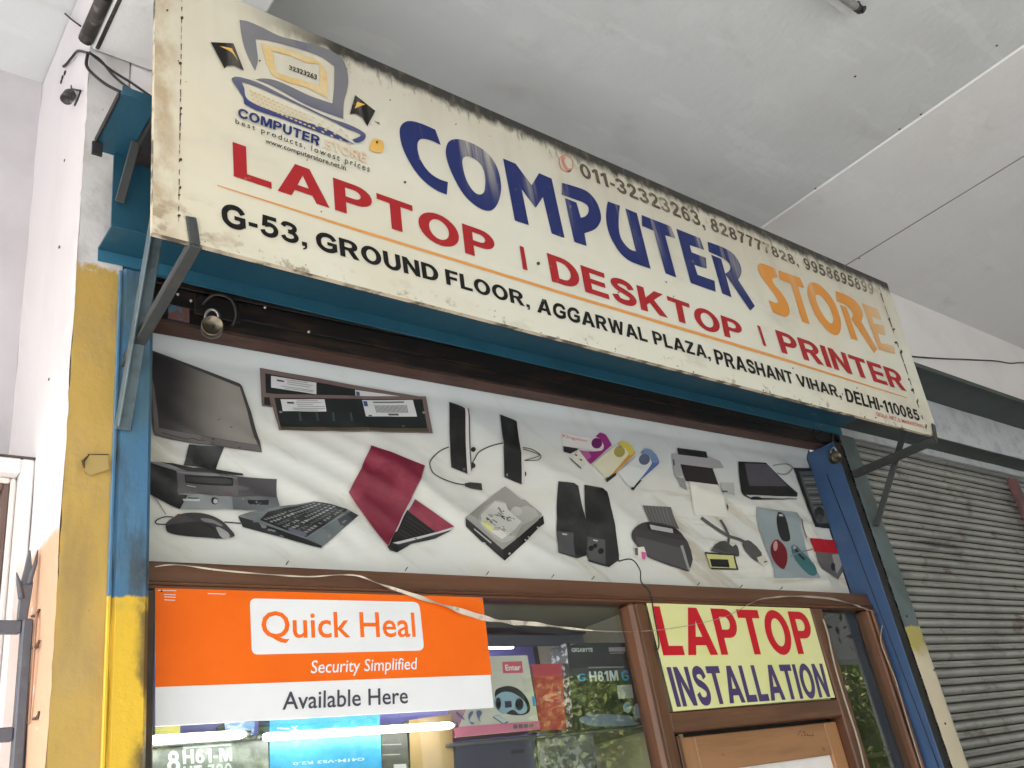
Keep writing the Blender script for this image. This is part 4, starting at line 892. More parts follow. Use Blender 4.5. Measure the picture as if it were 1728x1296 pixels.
# tall speakers
p = bprint()
p.poly(black_p, k([(958, 80), (1100, 95), (1140, 120), (1237, 500), (1232, 745), (1140, 777), (962, 727)])); p.poly(black_p, k([(1195, 112), (1370, 135), (1412, 170), (1530, 740), (1530, 787), (1440, 850), (1240, 802), (1215, 400)]))
p.poly(gray(.05), k([(975, 86), (1090, 98), (1085, 108), (985, 98)])); p.poly(gray(.05), k([(1230, 122), (1355, 138), (1350, 150), (1240, 134)]), same=True)
p.poly(ink(.085, .085, .09), k([(962, 522), (1110, 542), (1115, 757), (964, 722)])); p.poly(ink(.09, .09, .095), k([(1232, 574), (1395, 607), (1410, 827), (1242, 787)]), same=True)
for x, y, r in ((1270, 682, 24), (1305, 660, 20), (1360, 707, 26)): p.poly(gray(.012), circ(760 + x / 5.4, 800 + y / 5.4, r / 5.4), same=(x != 1270))
p.poly(gray(.5), k([(1008, 545), (1055, 550), (1050, 562), (1012, 556)]), same=True); p.poly(gray(.5), k([(1285, 602), (1330, 610), (1325, 622), (1290, 614)]), same=True)
p.build('printed_tall_speakers', t_ban)
# memory keys
k = Z(920, 700, 6.171); p = bprint()
p.poly(black_p, k([(180, 328), (345, 360), (250, 412), (180, 392)]))
p.poly(ink(.26, .03, .17), curve(k([(560, 190, 1), (620, 215), (685, 320, 1), (460, 522, 1), (425, 480, 1), (440, 385, 1), (580, 378), (605, 330), (570, 265), (510, 235, 1)]), 2))
p.poly(ink(.64, .62, .60), curve(k([(150, 178, 1), (430, 245, 1), (520, 230), (580, 280), (600, 340), (575, 378), (520, 378, 1), (180, 332, 1)]), 2))
p.text(ink(.55, .2, .24), 'Kingston', k([(170, 205), (430, 262), (428, 290), (174, 238)]), .01)
p.poly(ink(.14, .02, .11), circ(920 + 527 / 6.171, 700 + 302 / 6.171, 9, 9)); p.poly(ink(.42, .11, .27), k([(340, 375), (440, 388), (470, 440), (425, 482)]))
p.poly(ink(.62, .61, .55), k([(335, 375), (430, 500), (350, 580), (240, 460)])); p.poly(gray(.02), k([(245, 462), (350, 560), (348, 578), (242, 472)]))
for x, y in ((305, 428), (355, 478)): p.poly(gray(.03), k([(x - 15, y - 12), (x + 10, y - 5), (x + 15, y + 12), (x - 10, y + 5)]), same=True)
p.poly(ink(.55, .26, .05), curve(k([(770, 285, 1), (835, 292), (920, 402), (900, 432), (700, 632, 1), (650, 662, 1), (830, 430), (820, 365), (740, 310, 1)]), 2))
p.poly(ink(.56, .48, .09), curve(k([(770, 285, 1), (835, 292), (915, 395), (840, 430), (820, 365), (740, 310, 1)]), 2))
p.poly(black_p, k([(690, 628), (732, 608), (722, 640), (627, 714), (610, 680)])); p.poly(ink(.64, .61, .46), curve(k([(700, 340, 1), (790, 340), (845, 400), (838, 440), (645, 660, 1), (600, 652, 1), (475, 522, 1)]), 2))
p.poly(ink(.33, .28, .08), circ(920 + 757 / 6.171, 700 + 393 / 6.171, 9.2, 9.2))
p.poly(ink(.09, .14, .34), curve(k([(1020, 362, 1), (1085, 378), (1165, 490), (1160, 525, 1), (960, 702, 1), (945, 672, 1), (1090, 520), (1070, 450), (980, 400, 1)]), 2)); p.poly(ink(.16, .24, .40), curve(k([(1020, 362, 1), (1085, 378), (1165, 490), (1100, 510), (1070, 450), (980, 400, 1)]), 2))
p.poly(black_p, k([(945, 688), (992, 690), (902, 797), (878, 778)])); p.poly(ink(.60, .63, .62), curve(k([(955, 422, 1), (1040, 440), (1085, 500), (1072, 545), (905, 762, 1), (855, 742, 1), (742, 612, 1)]), 2))
p.poly(ink(.10, .12, .19), circ(920 + 1010 / 6.171, 700 + 477 / 6.171, 9.2, 9.2))
p.build('printed_memory_keys', t_ban)
# white printer, tablet, black panel, mice, connectors
k = Z(1100, 730, 4.8); p = bprint()
p.poly(ink(.36, .36, .37), k([(150, 178), (210, 168), (430, 190), (540, 235), (575, 292), (480, 297), (222, 262), (232, 362), (170, 358)]))
p.poly(black_p, k([(195, 128), (430, 160), (442, 212), (205, 182)])); p.poly(ink(.035, .03, .032), k([(220, 262), (480, 295), (532, 442), (400, 415), (260, 400)]))
p.poly(ink(.28, .28, .29), k([(175, 362), (240, 378), (275, 478), (215, 442)])); p.poly(ink(.46, .46, .46), k([(540, 412), (650, 412), (655, 515), (560, 492)]))
p.poly(ink(.73, .72, .66), k([(282, 402), (522, 430), (612, 695), (340, 667)])); p.poly(gray(.06), k([(550, 478), (595, 478), (598, 488), (553, 488)])); p.poly(gray(.06), k([(585, 575), (605, 610), (602, 640), (590, 605)]), same=True)
p.poly(gray(.05), k([(158, 225), (168, 225), (172, 275), (162, 272)]), same=True)
p.build('printed_white_printer', t_ban)
p = bprint()
p.poly(ink(.02, .019, .02), curve(k([(690, 238, 1), (910, 250, 1), (960, 300), (1165, 495, 1), (1165, 545, 1), (790, 552, 1), (725, 512), (710, 480)]), 2))
p.poly(ink(.085, .08, .095), k([(740, 255), (915, 262), (1090, 440), (780, 437)])); p.poly(ink(.5, .5, .5), k([(745, 512), (1165, 525), (1165, 540), (780, 536)]))
p.poly(gray(.02), circ(1100 + 825 / 4.8, 730 + 538 / 4.8, 9, 2.6))
p.poly(gray(.25), stroke(k([(965, 275), (1040, 262), (1100, 270), (1120, 300), (1075, 345), (1000, 335)]), 2)); p.build('printed_tablet', t_ban)
p = bprint()
p.poly(ink(.022, .024, .025), k([(1130, 290), (1320, 290), (1492, 782), (1300, 772), (1160, 350)])); p.poly(ink(.10, .105, .10), k([(1180, 320), (1322, 312), (1440, 735), (1320, 742), (1290, 650)]))
for q in range(11):
    x, y = 1205 + q * 9.5, 350 + q * 26; p.poly(gray(.22 if q % 3 else .03), k([(x, y), (x + 95, y - 3), (x + 97, y + 6), (x + 3, y + 9)]), same=q > 0)
p.poly(gray(.03), zm(1100, 730, 4.8, circ(1345, 660, 42, 55)), same=True); p.poly(gray(.07), zm(1100, 730, 4.8, circ(1350, 700, 28, 36)))
p.build('printed_black_panel', t_ban)
p = bprint()
p.poly(ink(.27, .32, .34), k([(815, 615), (1145, 655), (1330, 1190), (985, 1182)])); p.poly(gray(.1), stroke(k([(1150, 655), (1190, 750), (1240, 860)]), 1.5))
p.poly(ink(.02, .021, .024), curve(k([(985, 670), (1010, 655), (1040, 675), (1090, 780), (1115, 865), (1090, 885), (1050, 870), (1010, 780)]), 3)); p.poly(gray(.45), k([(995, 675), (1025, 672), (1035, 690), (1005, 690)]))
p.poly(ink(.16, .012, .018), curve(k([(950, 940), (985, 875), (1020, 870), (1075, 930), (1088, 1010), (1050, 1112), (1010, 1100), (955, 1020)]), 3)); p.poly(ink(.5, .3, .28), curve(k([(985, 890), (1005, 880), (1010, 930), (985, 965), (975, 930)]), 3))
p.poly(ink(.05, .15, .165), curve(k([(1120, 930), (1150, 912), (1200, 960), (1290, 1060), (1307, 1140), (1280, 1172), (1230, 1150), (1150, 1040)]), 3)); p.poly(gray(.02), stroke(k([(1150, 940), (1180, 985), (1225, 1035)]), 4))
p.poly(gray(.3), curve(k([(1135, 925), (1150, 918), (1160, 940), (1140, 950)]), 3)); p.poly(gray(.2), stroke(k([(1110, 1005), (1200, 970), (1290, 950)]), 2.2), same=True)
p.build('printed_mice', t_ban)
p = bprint()
p.poly(ink(.40, .015, .025), k([(1265, 860), (1522, 876), (1572, 1015), (1530, 985), (1310, 968)])); p.poly(ink(.12, .11, .11), k([(1320, 970), (1542, 985), (1567, 1080), (1502, 1192), (1360, 1112)])); p.poly(ink(.3, .29, .29), k([(1450, 990), (1510, 985), (1540, 1060), (1490, 1150)])); p.poly(gray(.02), circ(1100 + 1460 / 4.8, 730 + 1090 / 4.8, 4, 7), same=True)
p.build('printed_red_pack', t_ban)
p = bprint()
p.poly(gray(.10), stroke(k([(395, 692), (500, 770), (610, 840), (700, 870), (760, 905)]), 5)); p.poly(gray(.10), stroke(k([(545, 710), (590, 790), (615, 850), (605, 910)]), 4), same=True)
p.poly(ink(.09, .088, .085), curve(k([(740, 880), (790, 885), (870, 980), (862, 1040), (830, 1058), (760, 990), (720, 920)]), 2)); p.poly(ink(.58, .56, .48), k([(830, 1020), (890, 1000), (922, 1060), (892, 1097), (840, 1062)])); p.poly(gray(.06), k([(880, 1055), (910, 1045), (912, 1055), (885, 1065)]))
p.poly(ink(.07, .069, .068), curve(k([(452, 968, 1), (500, 910), (580, 880), (640, 930), (665, 910), (685, 950), (680, 1012), (640, 1005, 1)]), 2)); p.poly(gray(.03), k([(408, 975), (645, 995), (692, 1117), (470, 1112)])); p.poly(ink(.55, .54, .22), k([(420, 990), (637, 1005), (672, 1105), (460, 1098)])); p.poly(gray(.015), k([(450, 1030), (600, 1035), (617, 1097), (470, 1092)]))
p.build('printed_connectors', t_ban)
k2 = Z(600, 800, 2.614); kt = Z(920, 700, 6.171); p = bprint()
p.poly(ink(.12, .12, .118), kt([(1010, 945), (1310, 960), (1385, 1195), (1070, 1130)]))
for q in range(7): x = 1030 + q * 36; p.poly(gray(.2), kt([(x, 950), (x + 9, 951), (x + 62, 1150), (x + 52, 1146)]), same=q > 0)
p.poly(ink(.055, .05, .053), curve(k2([(1215, 245), (1250, 222), (1290, 215), (1400, 235), (1450, 300), (1480, 380), (1465, 432, 1), (1290, 372), (1215, 300), (1205, 270)]), 2))
p.poly(gray(.025), k2([(1270, 222), (1400, 238), (1420, 268), (1280, 252)])); p.poly(gray(.45), k2([(1285, 228), (1390, 245), (1392, 265), (1290, 250)]))
p.poly(ink(.085, .08, .085), k2([(1225, 280), (1300, 300), (1420, 330), (1470, 430), (1295, 370), (1225, 305)])); p.poly(gray(.3), k2([(1420, 322), (1432, 318), (1470, 425), (1462, 430)]))
p.poly(ink(.7, .68, .6), k2([(1222, 328), (1262, 325), (1278, 362), (1262, 385), (1225, 362)])); p.poly(ink(.6, .1, .3), k2([(1252, 345), (1275, 350), (1272, 380), (1258, 378)])); p.poly(gray(.1), k2([(1222, 330), (1236, 330), (1240, 362), (1228, 360)]), same=True)
p.build('printed_dark_printer', t_ban)

# ================================================================== WOODEN SHOPFRONT
YW = 1.96
t_sf = thing('wooden_shopfront', (2.1, YW, 0), 'brown varnished wooden shopfront with glazed bays and a door, under the banner', 'shopfront')
zW = lambda r: r * YW + H
def moulding(b, x0, x1, y, z):
    b.box(x0, x1, y - .010, y + .01, z, z + .009, .003); b.box(x0, x1, y - .016, y + .01, z + .012, z + .022, .004)
HR0, HR1 = zW(.302), zW(.334)
boxpart('head_rail', wood, t_sf, .640, 3.520, YW, YW + .06, HR0 + .012, HR1, .004)
part('head_moulding', wood, t_sf, lambda b: (b.box(.640, 3.52, YW - .006, YW + .05, HR0, HR0 + .008, .002), b.box(.640, 3.52, YW - .010, YW + .05, HR0 + .0085, HR0 + .016, .003)))
boxpart('left_stile', mat('dark_stile_wood', (.055, .03, .018), .5, layers=[dict(c=(.02, .015, .012), s=(30, 30, 8), lo=.45, hi=.65), dict(c=(.16, .13, .1), s=(60, 60, 9), lo=.66, hi=.75, amt=.6)], bump=((60, 60, 9), .4)), t_sf, .6395, .676, YW - .004, YW + .06, 0, HR0 - .001, .003)
MX0, MX1 = 1.0735 * YW + .012, 1.121 * YW
boxpart('mullion', wood_v, t_sf, MX0 + .03, MX1, YW - .004, YW + .06, 0, HR0 - .0005, .005)
part('mullion_bead', wood_v, t_sf, lambda b: b.box(MX0 - .004, MX0 + .0295, YW - .014, YW + .05, 0, HR0 - .0005, .011))
M2a, M2b = 1.577 * YW, PY(1388, 1032, YW).x
boxpart('mullion', wood_v, t_sf, M2a, M2b, YW - .002, YW + .06, 0, HR0 - .0005, .005)
TZ0, TZ1 = zW(.104), zW(.135)
boxpart('transom', wood, t_sf, MX1 + .0005, M2a - .0005, YW, YW + .06, TZ0, TZ1 - .002, .004)
RS0 = PY(1463, 1030, YW).x; RS1 = 3.521
boxpart('right_stile', wood_v, t_sf, RS0, RS1, YW, YW + .06, 0, HR0 - .0005, .006)
part('stile_bead', wood_v, t_sf, lambda b: b.box(RS0 + .012, RS0 + .034, YW - .013, YW - .0005, 0, HR0 - .001, .006))
part('glass_pane', glass, t_sf, lambda b: b.box(.6765, MX0 + .02, YW + .026, YW + .030, .35, HR0 + .0))
part('glass_pane', glass, t_sf, lambda b: b.box(M2b + .0005, RS0 - .0005, YW + .026, YW + .030, .35, HR0 + .0))
part('transom_panel', mat('pale_transom_board', (.5, .46, .34), .6), t_sf, lambda b: b.box(MX1 + .001, M2a - .001, YW + .028, YW + .036, TZ1, HR0))
boxpart('sill_panel', wood, t_sf, .6765, MX0 - .005, YW + .005, YW + .05, 0, .35, .004)
boxpart('sill_panel', wood, t_sf, M2b + .0005, RS0 - .0005, YW + .005, YW + .05, 0, .35, .004)
# pins holding the banner
b = MB()
for px, py in ((484, 951), (822, 968), (932, 973), (1000, 976), (1178, 986), (1250, 990), (1318, 993), (685, 961)):
    c = PY(px, py, YW - .002); b.tube([c + Vector((0, .004, -.002)), c + Vector((-.001, -.005, .001)), c + Vector((.001, -.008, .004))], .0013, 6); b.build('bent_nail', wire_m, t_sf); b = MB()
# door leaf, ajar panel frame
dz = TZ0 - .012; dx0, dx1 = MX1 + .035, M2a - .006
door = boxpart('door', wood_light, t_sf, dx0 + .085, dx1 - .075, YW + .030, YW + .062, dz - .105, dz, .003)
boxpart('door_stile', wood_light_v, door, dx0 + .006, dx0 + .0845, YW + .030, YW + .062, .02, dz, .003)
boxpart('door_stile', wood_light_v, door, dx1 - .0745, dx1, YW + .030, YW + .062, .02, dz, .003)
boxpart('door_panel', white_gloss, door, dx0 + .075, dx1 - .065, YW + .044, YW + .050, .06, dz - .095, .001)
part('door_edge', wood_v, door, lambda b: b.box(dx0 - .012, dx0 + .003, YW + .012, YW + .062, .02, dz + .004, .002))
part('dark_gap', black_m, t_sf, lambda b: b.box(MX1 + .001, M2a - .001, YW + .064, YW + .07, 0, TZ0 + .02))
pr = Print(YW + .030); gm = mat('scratched_wood', (.12, .06, .03), .7); rs = random.Random(2)
for q in range(14):
    px = 1344 + q * 2.2 + rs.uniform(-2, 2); py = 1238 + rs.uniform(-4, 4)
    pr.poly(gm, circ(px, py, rs.uniform(.6, 1.8), rs.uniform(.5, 2), rs.uniform(0, 3), 7), same=True)
pr.build('scratches', door)

# ------------------------------------------------------------------ posters
def sheet(name, quad, y, thick, mt, label, cat, bend=0):
    pts = [PY(p[0], p[1], y) for p in quad]
    t = thing(name, (pts[2] + pts[3]) / 2, label, cat)
    b = MB()
    f = [p.copy() for p in pts]; bk = [p + Vector((0, thick, 0)) for p in pts]
    b.hexa([f[3], f[2], bk[2], bk[3], f[0], f[1], bk[1], bk[0]], 0); b.build('board', mt, t)
    return t
pw = mat('poster_white', (.78, .78, .79), .35, layers=[dict(c=(.72, .72, .74), s=3, lo=.4, hi=.7)])
po = mat('poster_orange', (.86, .145, .008), .4, spec=.2, layers=[dict(c=(.80, .13, .007), s=4, lo=.4, hi=.7)])
t = sheet('orange_poster', [(262, 989), (814, 1008), (833, 1194), (262, 1226)], YW - .004, .003, pw, 'orange and white security software poster stuck on the left window', 'poster')
YP = YW - .004; pr = Print(YP, .0003, .0008)
pr.poly(po, [(262, 990), (814, 1008.6), (829.5, 1138.8), (262, 1159.6)])
def rrect(c, r):
    c = [Vector(p) for p in c]; o = []
    for i in range(4):
        a, p, bb = c[i - 1], c[i], c[(i + 1) % 4]; d1 = (a - p).normalized() * r; d2 = (bb - p).normalized() * r
        for s_ in range(6):
            tt = s_ / 5; o.append(tuple((p + d1) * (1 - tt) ** 2 + p * 2 * tt * (1 - tt) + (p + d2) * tt ** 2))
    return o
pr.poly(pw, rrect([(421, 1010), (707, 1016), (715.5, 1098), (424.5, 1105)], 11))
pr.text(po, 'Quick Heal', [(440, 1032), (698, 1034), (701, 1075), (441, 1077)], .010)
pr.text(pw, 'Security Simplified', [(524, 1115), (703, 1110), (704, 1129.5), (524, 1136.6)], .006, shear=.12, same=True)
pr.text(mat('poster_dark', (.055, .05, .07), .4), 'Available Here', [(477, 1168), (687, 1160), (688, 1187), (476, 1198)], .008, same=True)
for q, (x0_, x1_, yy) in enumerate(((266, 297, 996), (276, 296, 1003), (277, 296, 1007), (277, 295, 1012), (350, 380, 1001.5))):
    pr.poly(pw, [(x0_, yy), (x1_, yy + .6), (x1_, yy + 1.8), (x0_, yy + 1.2)], same=True)
pr.build('poster_print', t)
pr = Print(YP, .0003, .002); pr.poly(black_m, circ(272, 998, 1.8)); pr.build('pin', t); pr = Print(YP, .0003, .002); pr.poly(steel, circ(809, 1012, 2.2)); pr.build('pin', t)
py_ = mat('poster_yellow', (.72, .72, .36), .4, layers=[dict(c=(.70, .70, .30), s=6, lo=.4, hi=.7)])
t = sheet('yellow_poster', [(1091.5, 1017.5), (1366, 1026.5), (1409, 1177), (1137, 1200.5)], YW - .003, .0025, py_, 'pale yellow laptop installation poster pinned over the door transom', 'poster')
word('red_word', mat('poster_red', (.52, .010, .022), .4, spec=.2), 'LAPTOP', [(1099.5, 1023), (1361, 1033), (1379, 1103.5), (1119, 1106)], YW - .003, t)
word('purple_word', mat('poster_purple', (.055, .03, .13), .4), 'INSTALLATION', [(1124, 1126), (1387, 1120), (1401, 1176), (1142, 1193)], YW - .003, t)

t = thing('shop_room', (2, 3.2, 0), 'dim room of the computer shop behind the window and the banner', 'room')
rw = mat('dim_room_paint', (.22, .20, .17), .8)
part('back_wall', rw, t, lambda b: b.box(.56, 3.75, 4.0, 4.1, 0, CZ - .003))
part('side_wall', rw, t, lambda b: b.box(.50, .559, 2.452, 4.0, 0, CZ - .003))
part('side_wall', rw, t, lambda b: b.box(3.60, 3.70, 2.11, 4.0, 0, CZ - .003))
part('banner_light_block', rw, t, lambda b: b.box(.62, 3.60, 2.085, 2.10, HR0 + .05, 1.50 + H))  # added board, keeps bright sky from showing past the banner
# ------------------------------------------------------------------ inside the window: shelves, boxes, tubes
t_in = thing('display_cabinet', (1.4, 2.2, .35), 'shallow display cabinet behind the left window, cream side board and dark back', 'cabinet')
cream = mat('cream_laminate', (.62, .56, .33), .5); olive = mat('olive_laminate', (.20, .18, .085), .6); purple = mat('dark_purple_board', (.045, .026, .036), .6)
bluegrey = mat('blue_grey_board', (.13, .14, .21), .5); violet = mat('violet_glow_board', (.26, .23, .80), .5); darkb = mat('dark_back_board', (.05, .045, .042), .6)
CT = HR0 + .02
part('top_board', olive, t_in, lambda b: b.box(.66, 2.28, YW + .05, 2.33, CT, CT + .018))
yb1 = 2.33; z1 = PY(900, 1069, yb1).z; z2 = PY(900, 1089, yb1 + .02).z
part('pelmet', purple, t_in, lambda b: b.box(.66, 2.28, yb1, yb1 + .019, z1, CT - .001))
part('lower_pelmet', bluegrey, t_in, lambda b: b.box(.66, 2.28, yb1 + .02, yb1 + .035, z2, z1 + .01))
part('back_board', violet, t_in, lambda b: b.box(.66, 2.28, 2.62, 2.64, 1.70, CT + .3))  # violet glow of the room is put into this board's colour
part('back_board', darkb, t_in, lambda b: b.box(.66, 2.28, 2.40, 2.42, .3, 1.78))
xs_ = 2.285
part('side_board', cream, t_in, lambda b: b.box(xs_, xs_ + .02, YW + .062, 2.6, .3, CT))
part('side_board', darkb, t_in, lambda b: b.box(.64, .659, YW + .062, 2.6, .3, CT))
SHZ = PY(905, 1240, 2.06).z
part('shelf', mat('shelf_board', (.10, .10, .10), .4), t_in, lambda b: b.box(PY(764, 1250, 2.06).x, xs_ - .001, 2.082, 2.40, SHZ - .008, SHZ, .002))
part('shelf', darkb, t_in, lambda b: b.box(.661, xs_ - .001, 2.04, 2.40, SHZ - .30, SHZ - .288, .002))
part('shelf', mat('shelf_board', (.10, .10, .10), .4), t_in, lambda b: b.box(.661, PY(446, 1240, 2.07).x, 2.052, 2.40, PY(400, 1243, 2.06).z - .010, PY(400, 1243, 2.06).z, .002))
def carton(name, quad, y, depth, mts, label, prt=None, cat='box'):
    """front face quad TL TR BR BL in pixels on plane y; mts: front, side"""
    p = [PY(*c, y) for c in quad]
    t = thing(name, (p[2] + p[3]) / 2 + Vector((0, depth / 2, 0)), label, cat)
    d = Vector((0, depth, 0)); b = MB()
    b.add(p, [(0, 3, 2, 1)], 0); b.add([p[0], p[3], p[3] + d, p[0] + d], [(0, 3, 2, 1)], 1); b.add([p[1], p[2], p[2] + d, p[1] + d], [(0, 1, 2, 3)], 1)
    b.add([p[3], p[2], p[2] + d, p[3] + d], [(0, 3, 2, 1)], 1); b.add([p[0], p[1], p[1] + d, p[0] + d], [(0, 1, 2, 3)], 1); b.add([v + d for v in p], [(0, 1, 2, 3)], 1)
    b.build('carton', mts, t)
    if prt:
        pr = Print(y, .0003, .0006); prt(pr); pr.build('carton_print', t)
    return t
zg = lambda P: zm(760, 1000, 4.8, P)
def gb(pr):
    pr.text(gray(.62), 'GIGABYTE', zg([(978, 450), (1150, 448), (1152, 480), (982, 482)]), .03)
    pr.poly(ink(.45, .36, .38), zg([(1280, 445), (1412, 442), (1416, 478), (1284, 478)]), same=True); pr.poly(gray(.4), zg([(1292, 488), (1408, 486), (1408, 493), (1292, 495)]), same=True)
    pr.poly(gray(.25), zg([(1115, 602), (1405, 597), (1405, 609), (1116, 614)]), same=True)
    pr.block(ink(.62, .66, .68), 'H81M', zg([(1118, 640), (1350, 631), (1362, 712), (1128, 722)])); pr.block(ink(.05, .34, .62), 'G', zg([(1378, 632), (1440, 628), (1448, 712), (1388, 716)]), same=True)
    pr.text(ink(.05, .30, .55), 'G', zg([(1022, 660), (1090, 655), (1092, 715), (1028, 722)]), .03, same=True)
    pr.poly(ink(.50, .50, .46), zg([(1345, 755), (1465, 745), (1482, 855), (1360, 862)]))
    pr.poly(ink(.14, .17, .26), curve(zg([(1040, 1040), (1200, 985), (1350, 990), (1450, 1000), (1560, 1050), (1300, 1080)])))
    pr.poly(ink(.35, .42, .5), curve(zg([(1480, 1000), (1510, 900), (1560, 1040), (1500, 1050)])), same=True); pr.poly(ink(.25, .36, .45), zm(760, 1000, 4.8, circ(1430, 930, 34, 44)), same=True)
carton('motherboard_carton', [(956, 1085), (1060, 1084.5), (1090, 1222), (968, 1232)], 2.085, .075, [mat('black_carton', (.016, .018, .02), .35), mat('barcode_carton_side', (.05, .05, .055), .4, layers=[dict(c=(.65, .65, .7), s=(30, 60, 60), lo=.5, hi=.56)])], 'black motherboard carton with white maker name, right end of the cabinet shelf', gb)
def eb(pr):
    pr.poly(ink(.62, .09, .13), zg([(418, 562), (578, 557), (588, 650), (426, 655)])); pr.text(gray(.75), 'Enter', zg([(440, 585), (565, 582), (570, 630), (446, 634)]), .03)
    pr.poly(gray(.015), curve(zg([(360, 800), (400, 770), (480, 758), (560, 790), (625, 870), (640, 960), (570, 995), (420, 970), (370, 900)])))
    pr.poly(ink(.28, .42, .50), curve(zg([(350, 870), (400, 815), (470, 805), (550, 840), (610, 900), (615, 960), (560, 985), (500, 950), (430, 985), (370, 940)])))
    for cx, cy, rx, ry in ((555, 905, 34, 50), (385, 900, 22, 50)): pr.poly(ink(.03, .035, .06), zm(760, 1000, 4.8, circ(cx, cy, rx, ry)), same=True)
    pr.poly(ink(.03, .035, .07), zg([(435, 880), (490, 878), (495, 930), (440, 935)]))
    pr.poly(gray(.08), curve(zg([(335, 1010, 1), (385, 990, 1), (468, 1050, 1), (430, 1072, 1)]))); pr.poly(ink(.5, .55, .6), curve(zg([(345, 1008, 1), (385, 994, 1), (458, 1044, 1), (425, 1060, 1)])))
    pr.poly(ink(.05, .3, .55), zg([(655, 842), (682, 840), (692, 918), (665, 922)]), same=True)
    pr.poly(ink(.66, .18, .28), zg([(20, 1092), (715, 1040), (722, 1108), (38, 1172)]), same=True)
    for q in range(4): pr.poly(gray(.12), zg([(503 + q * 42, 1072 - q * 3), (536 + q * 42, 1069 - q * 3), (540 + q * 42, 1102 - q * 4), (507 + q * 42, 1106 - q * 4)]), same=q > 0)
    for q, S in enumerate(([(40, 970), (90, 1000), (110, 1035), (90, 1020)], [(140, 990), (180, 965), (150, 1040), (190, 1060), (160, 1065)], [(210, 960), (250, 970), (230, 1020), (240, 1050), (215, 1010)])): pr.poly(ink(.10, .13, .30), curve(zg(S)), same=True)
carton('speaker_carton', [(822, 1107), (890, 1106), (911, 1231), (767, 1245)], 2.083, .09, [mat('cream_carton', (.62, .58, .50), .5), mat('red_carton_side', (.35, .03, .05), .5)], 'white and pink carton showing a blue speaker set, partly behind the orange poster', eb)
def rb(pr):
    pr.text(ink(.62, .3, .3), 'Speaker', zg([(862, 890), (858, 760), (890, 756), (900, 888)]), .01)
    rs = random.Random(9)
    for q in range(26):
        x, y = rs.uniform(760, 980), rs.uniform(900, 1060); pr.poly(ink(.56, .10 + .1 * rs.random(), .10), zg([(x, y), (x + rs.uniform(8, 22), y + rs.uniform(-5, 12)), (x + rs.uniform(0, 18), y + rs.uniform(10, 24))]), same=True)
carton('red_carton', [(897, 1121), (953, 1119), (969, 1230), (912, 1233)], 2.115, .06, [mat('red_carton_face', (.50, .035, .055), .35), mat('red_carton_edge', (.3, .03, .04), .5)], 'narrow red carton between the white and the black carton', rb)
zh = lambda P: zm(250, 1170, 4.937, P)
def hb(pr):
    pr.block(ink(.58, .62, .60), 'H61-M', zh([(285, 470), (695, 455), (700, 565), (290, 590)])); pr.poly(ink(.6, .66, .66), zh([(285, 438), (690, 415), (692, 436), (286, 462)]), same=True)
    pr.block(ink(.5, .55, .53), '8', zh([(155, 485), (260, 478), (275, 650), (150, 660)]), same=True); pr.block(ink(.5, .55, .53), 'HT 720', zh([(290, 610), (695, 580), (700, 690), (295, 715)]), same=True)
carton('grey_motherboard_carton', [(255, 1253), (452, 1240), (455, 1330), (255, 1340)], 2.07, .07, [mat('grey_green_carton', (.13, .14, .13), .45, layers=[dict(c=(.30, .32, .28), s=16, lo=.45, hi=.65)]), darkb], 'grey motherboard carton with large pale model lettering, bottom left of the window', hb)
def ub(pr):
    pr.text(ink(.45, .62, .68), 'G41M-VS3 R2.0', zh([(1800, 560), (1205, 600), (1205, 575), (1800, 535)]), .02)
    pr.text(ink(.45, .62, .68), 'X', zh([(1185, 275), (1250, 270), (1250, 310), (1190, 315)]), .05, same=True); pr.poly(gray(.5), zh([(1075, 285), (1180, 290), (1180, 300), (1075, 298)]), same=True)
carton('blue_carton', [(455, 1205), (640, 1196), (646, 1330), (455, 1330)], 2.082, .06, [mat('sky_blue_carton', (.03, .24, .46), .35, layers=[dict(c=(.06, .34, .56), s=5, lo=.4, hi=.7)]), mat('blue_carton_edge', (.02, .12, .25), .5)], 'bright blue carton behind the tube light, lettering upside down', ub)
carton('charcoal_carton', [(642, 1222), (686, 1219), (692, 1330), (647, 1330)], 2.10, .06, [mat('charcoal_carton_face', (.06, .058, .052), .45), darkb], 'narrow charcoal carton right of the bright blue carton', lambda pr: (pr.poly(gray(.25), [(645, 1256), (677, 1255), (677, 1257), (645, 1258)]), pr.poly(gray(.25), [(645, 1273), (675, 1272), (675, 1274), (645, 1275)], same=True), pr.poly(gray(.4), [(664, 1290), (685, 1289), (686, 1300), (664, 1300)], same=True)))
carton('brown_carton', [(690, 1215), (762, 1205), (768, 1330), (694, 1330)], 2.095, .06, [mat('kraft_carton_face', (.34, .22, .09), .6, layers=[dict(c=(.42, .28, .12), s=6, lo=.4, hi=.7)]), darkb], 'plain brown cardboard carton beside the charcoal carton')
carton('dark_blue_carton', [(768, 1253), (902, 1240), (910, 1330), (772, 1330)], 2.088, .06, [mat('dark_blue_carton_face', (.03, .032, .06), .4, layers=[dict(c=(.09, .085, .11), edges=[(0, 1.72, 1.76)])]), darkb], 'dark blue grey carton on the lower shelf under the white and pink carton', lambda pr: pr.poly(gray(.01), [(862, 1266), (884, 1264), (884, 1270), (862, 1273)]))
carton('patterned_carton', [(905, 1241), (1000, 1234), (1012, 1330), (912, 1330)], 2.09, .06, [mat('mottled_carton_face', (.10, .10, .105), .4, layers=[dict(c=(.3, .29, .29), s=(40, 40, 40), lo=.5, hi=.58)]), darkb], 'black and grey patterned carton on the lower shelf under the red carton')
carton('yellow_tin', [(262, 1225), (304, 1223), (304, 1243), (262, 1245)], 2.09, .05, [mat('olive_yellow_carton', (.32, .28, .05), .5), darkb], 'small olive yellow pack peeking out below the orange poster')
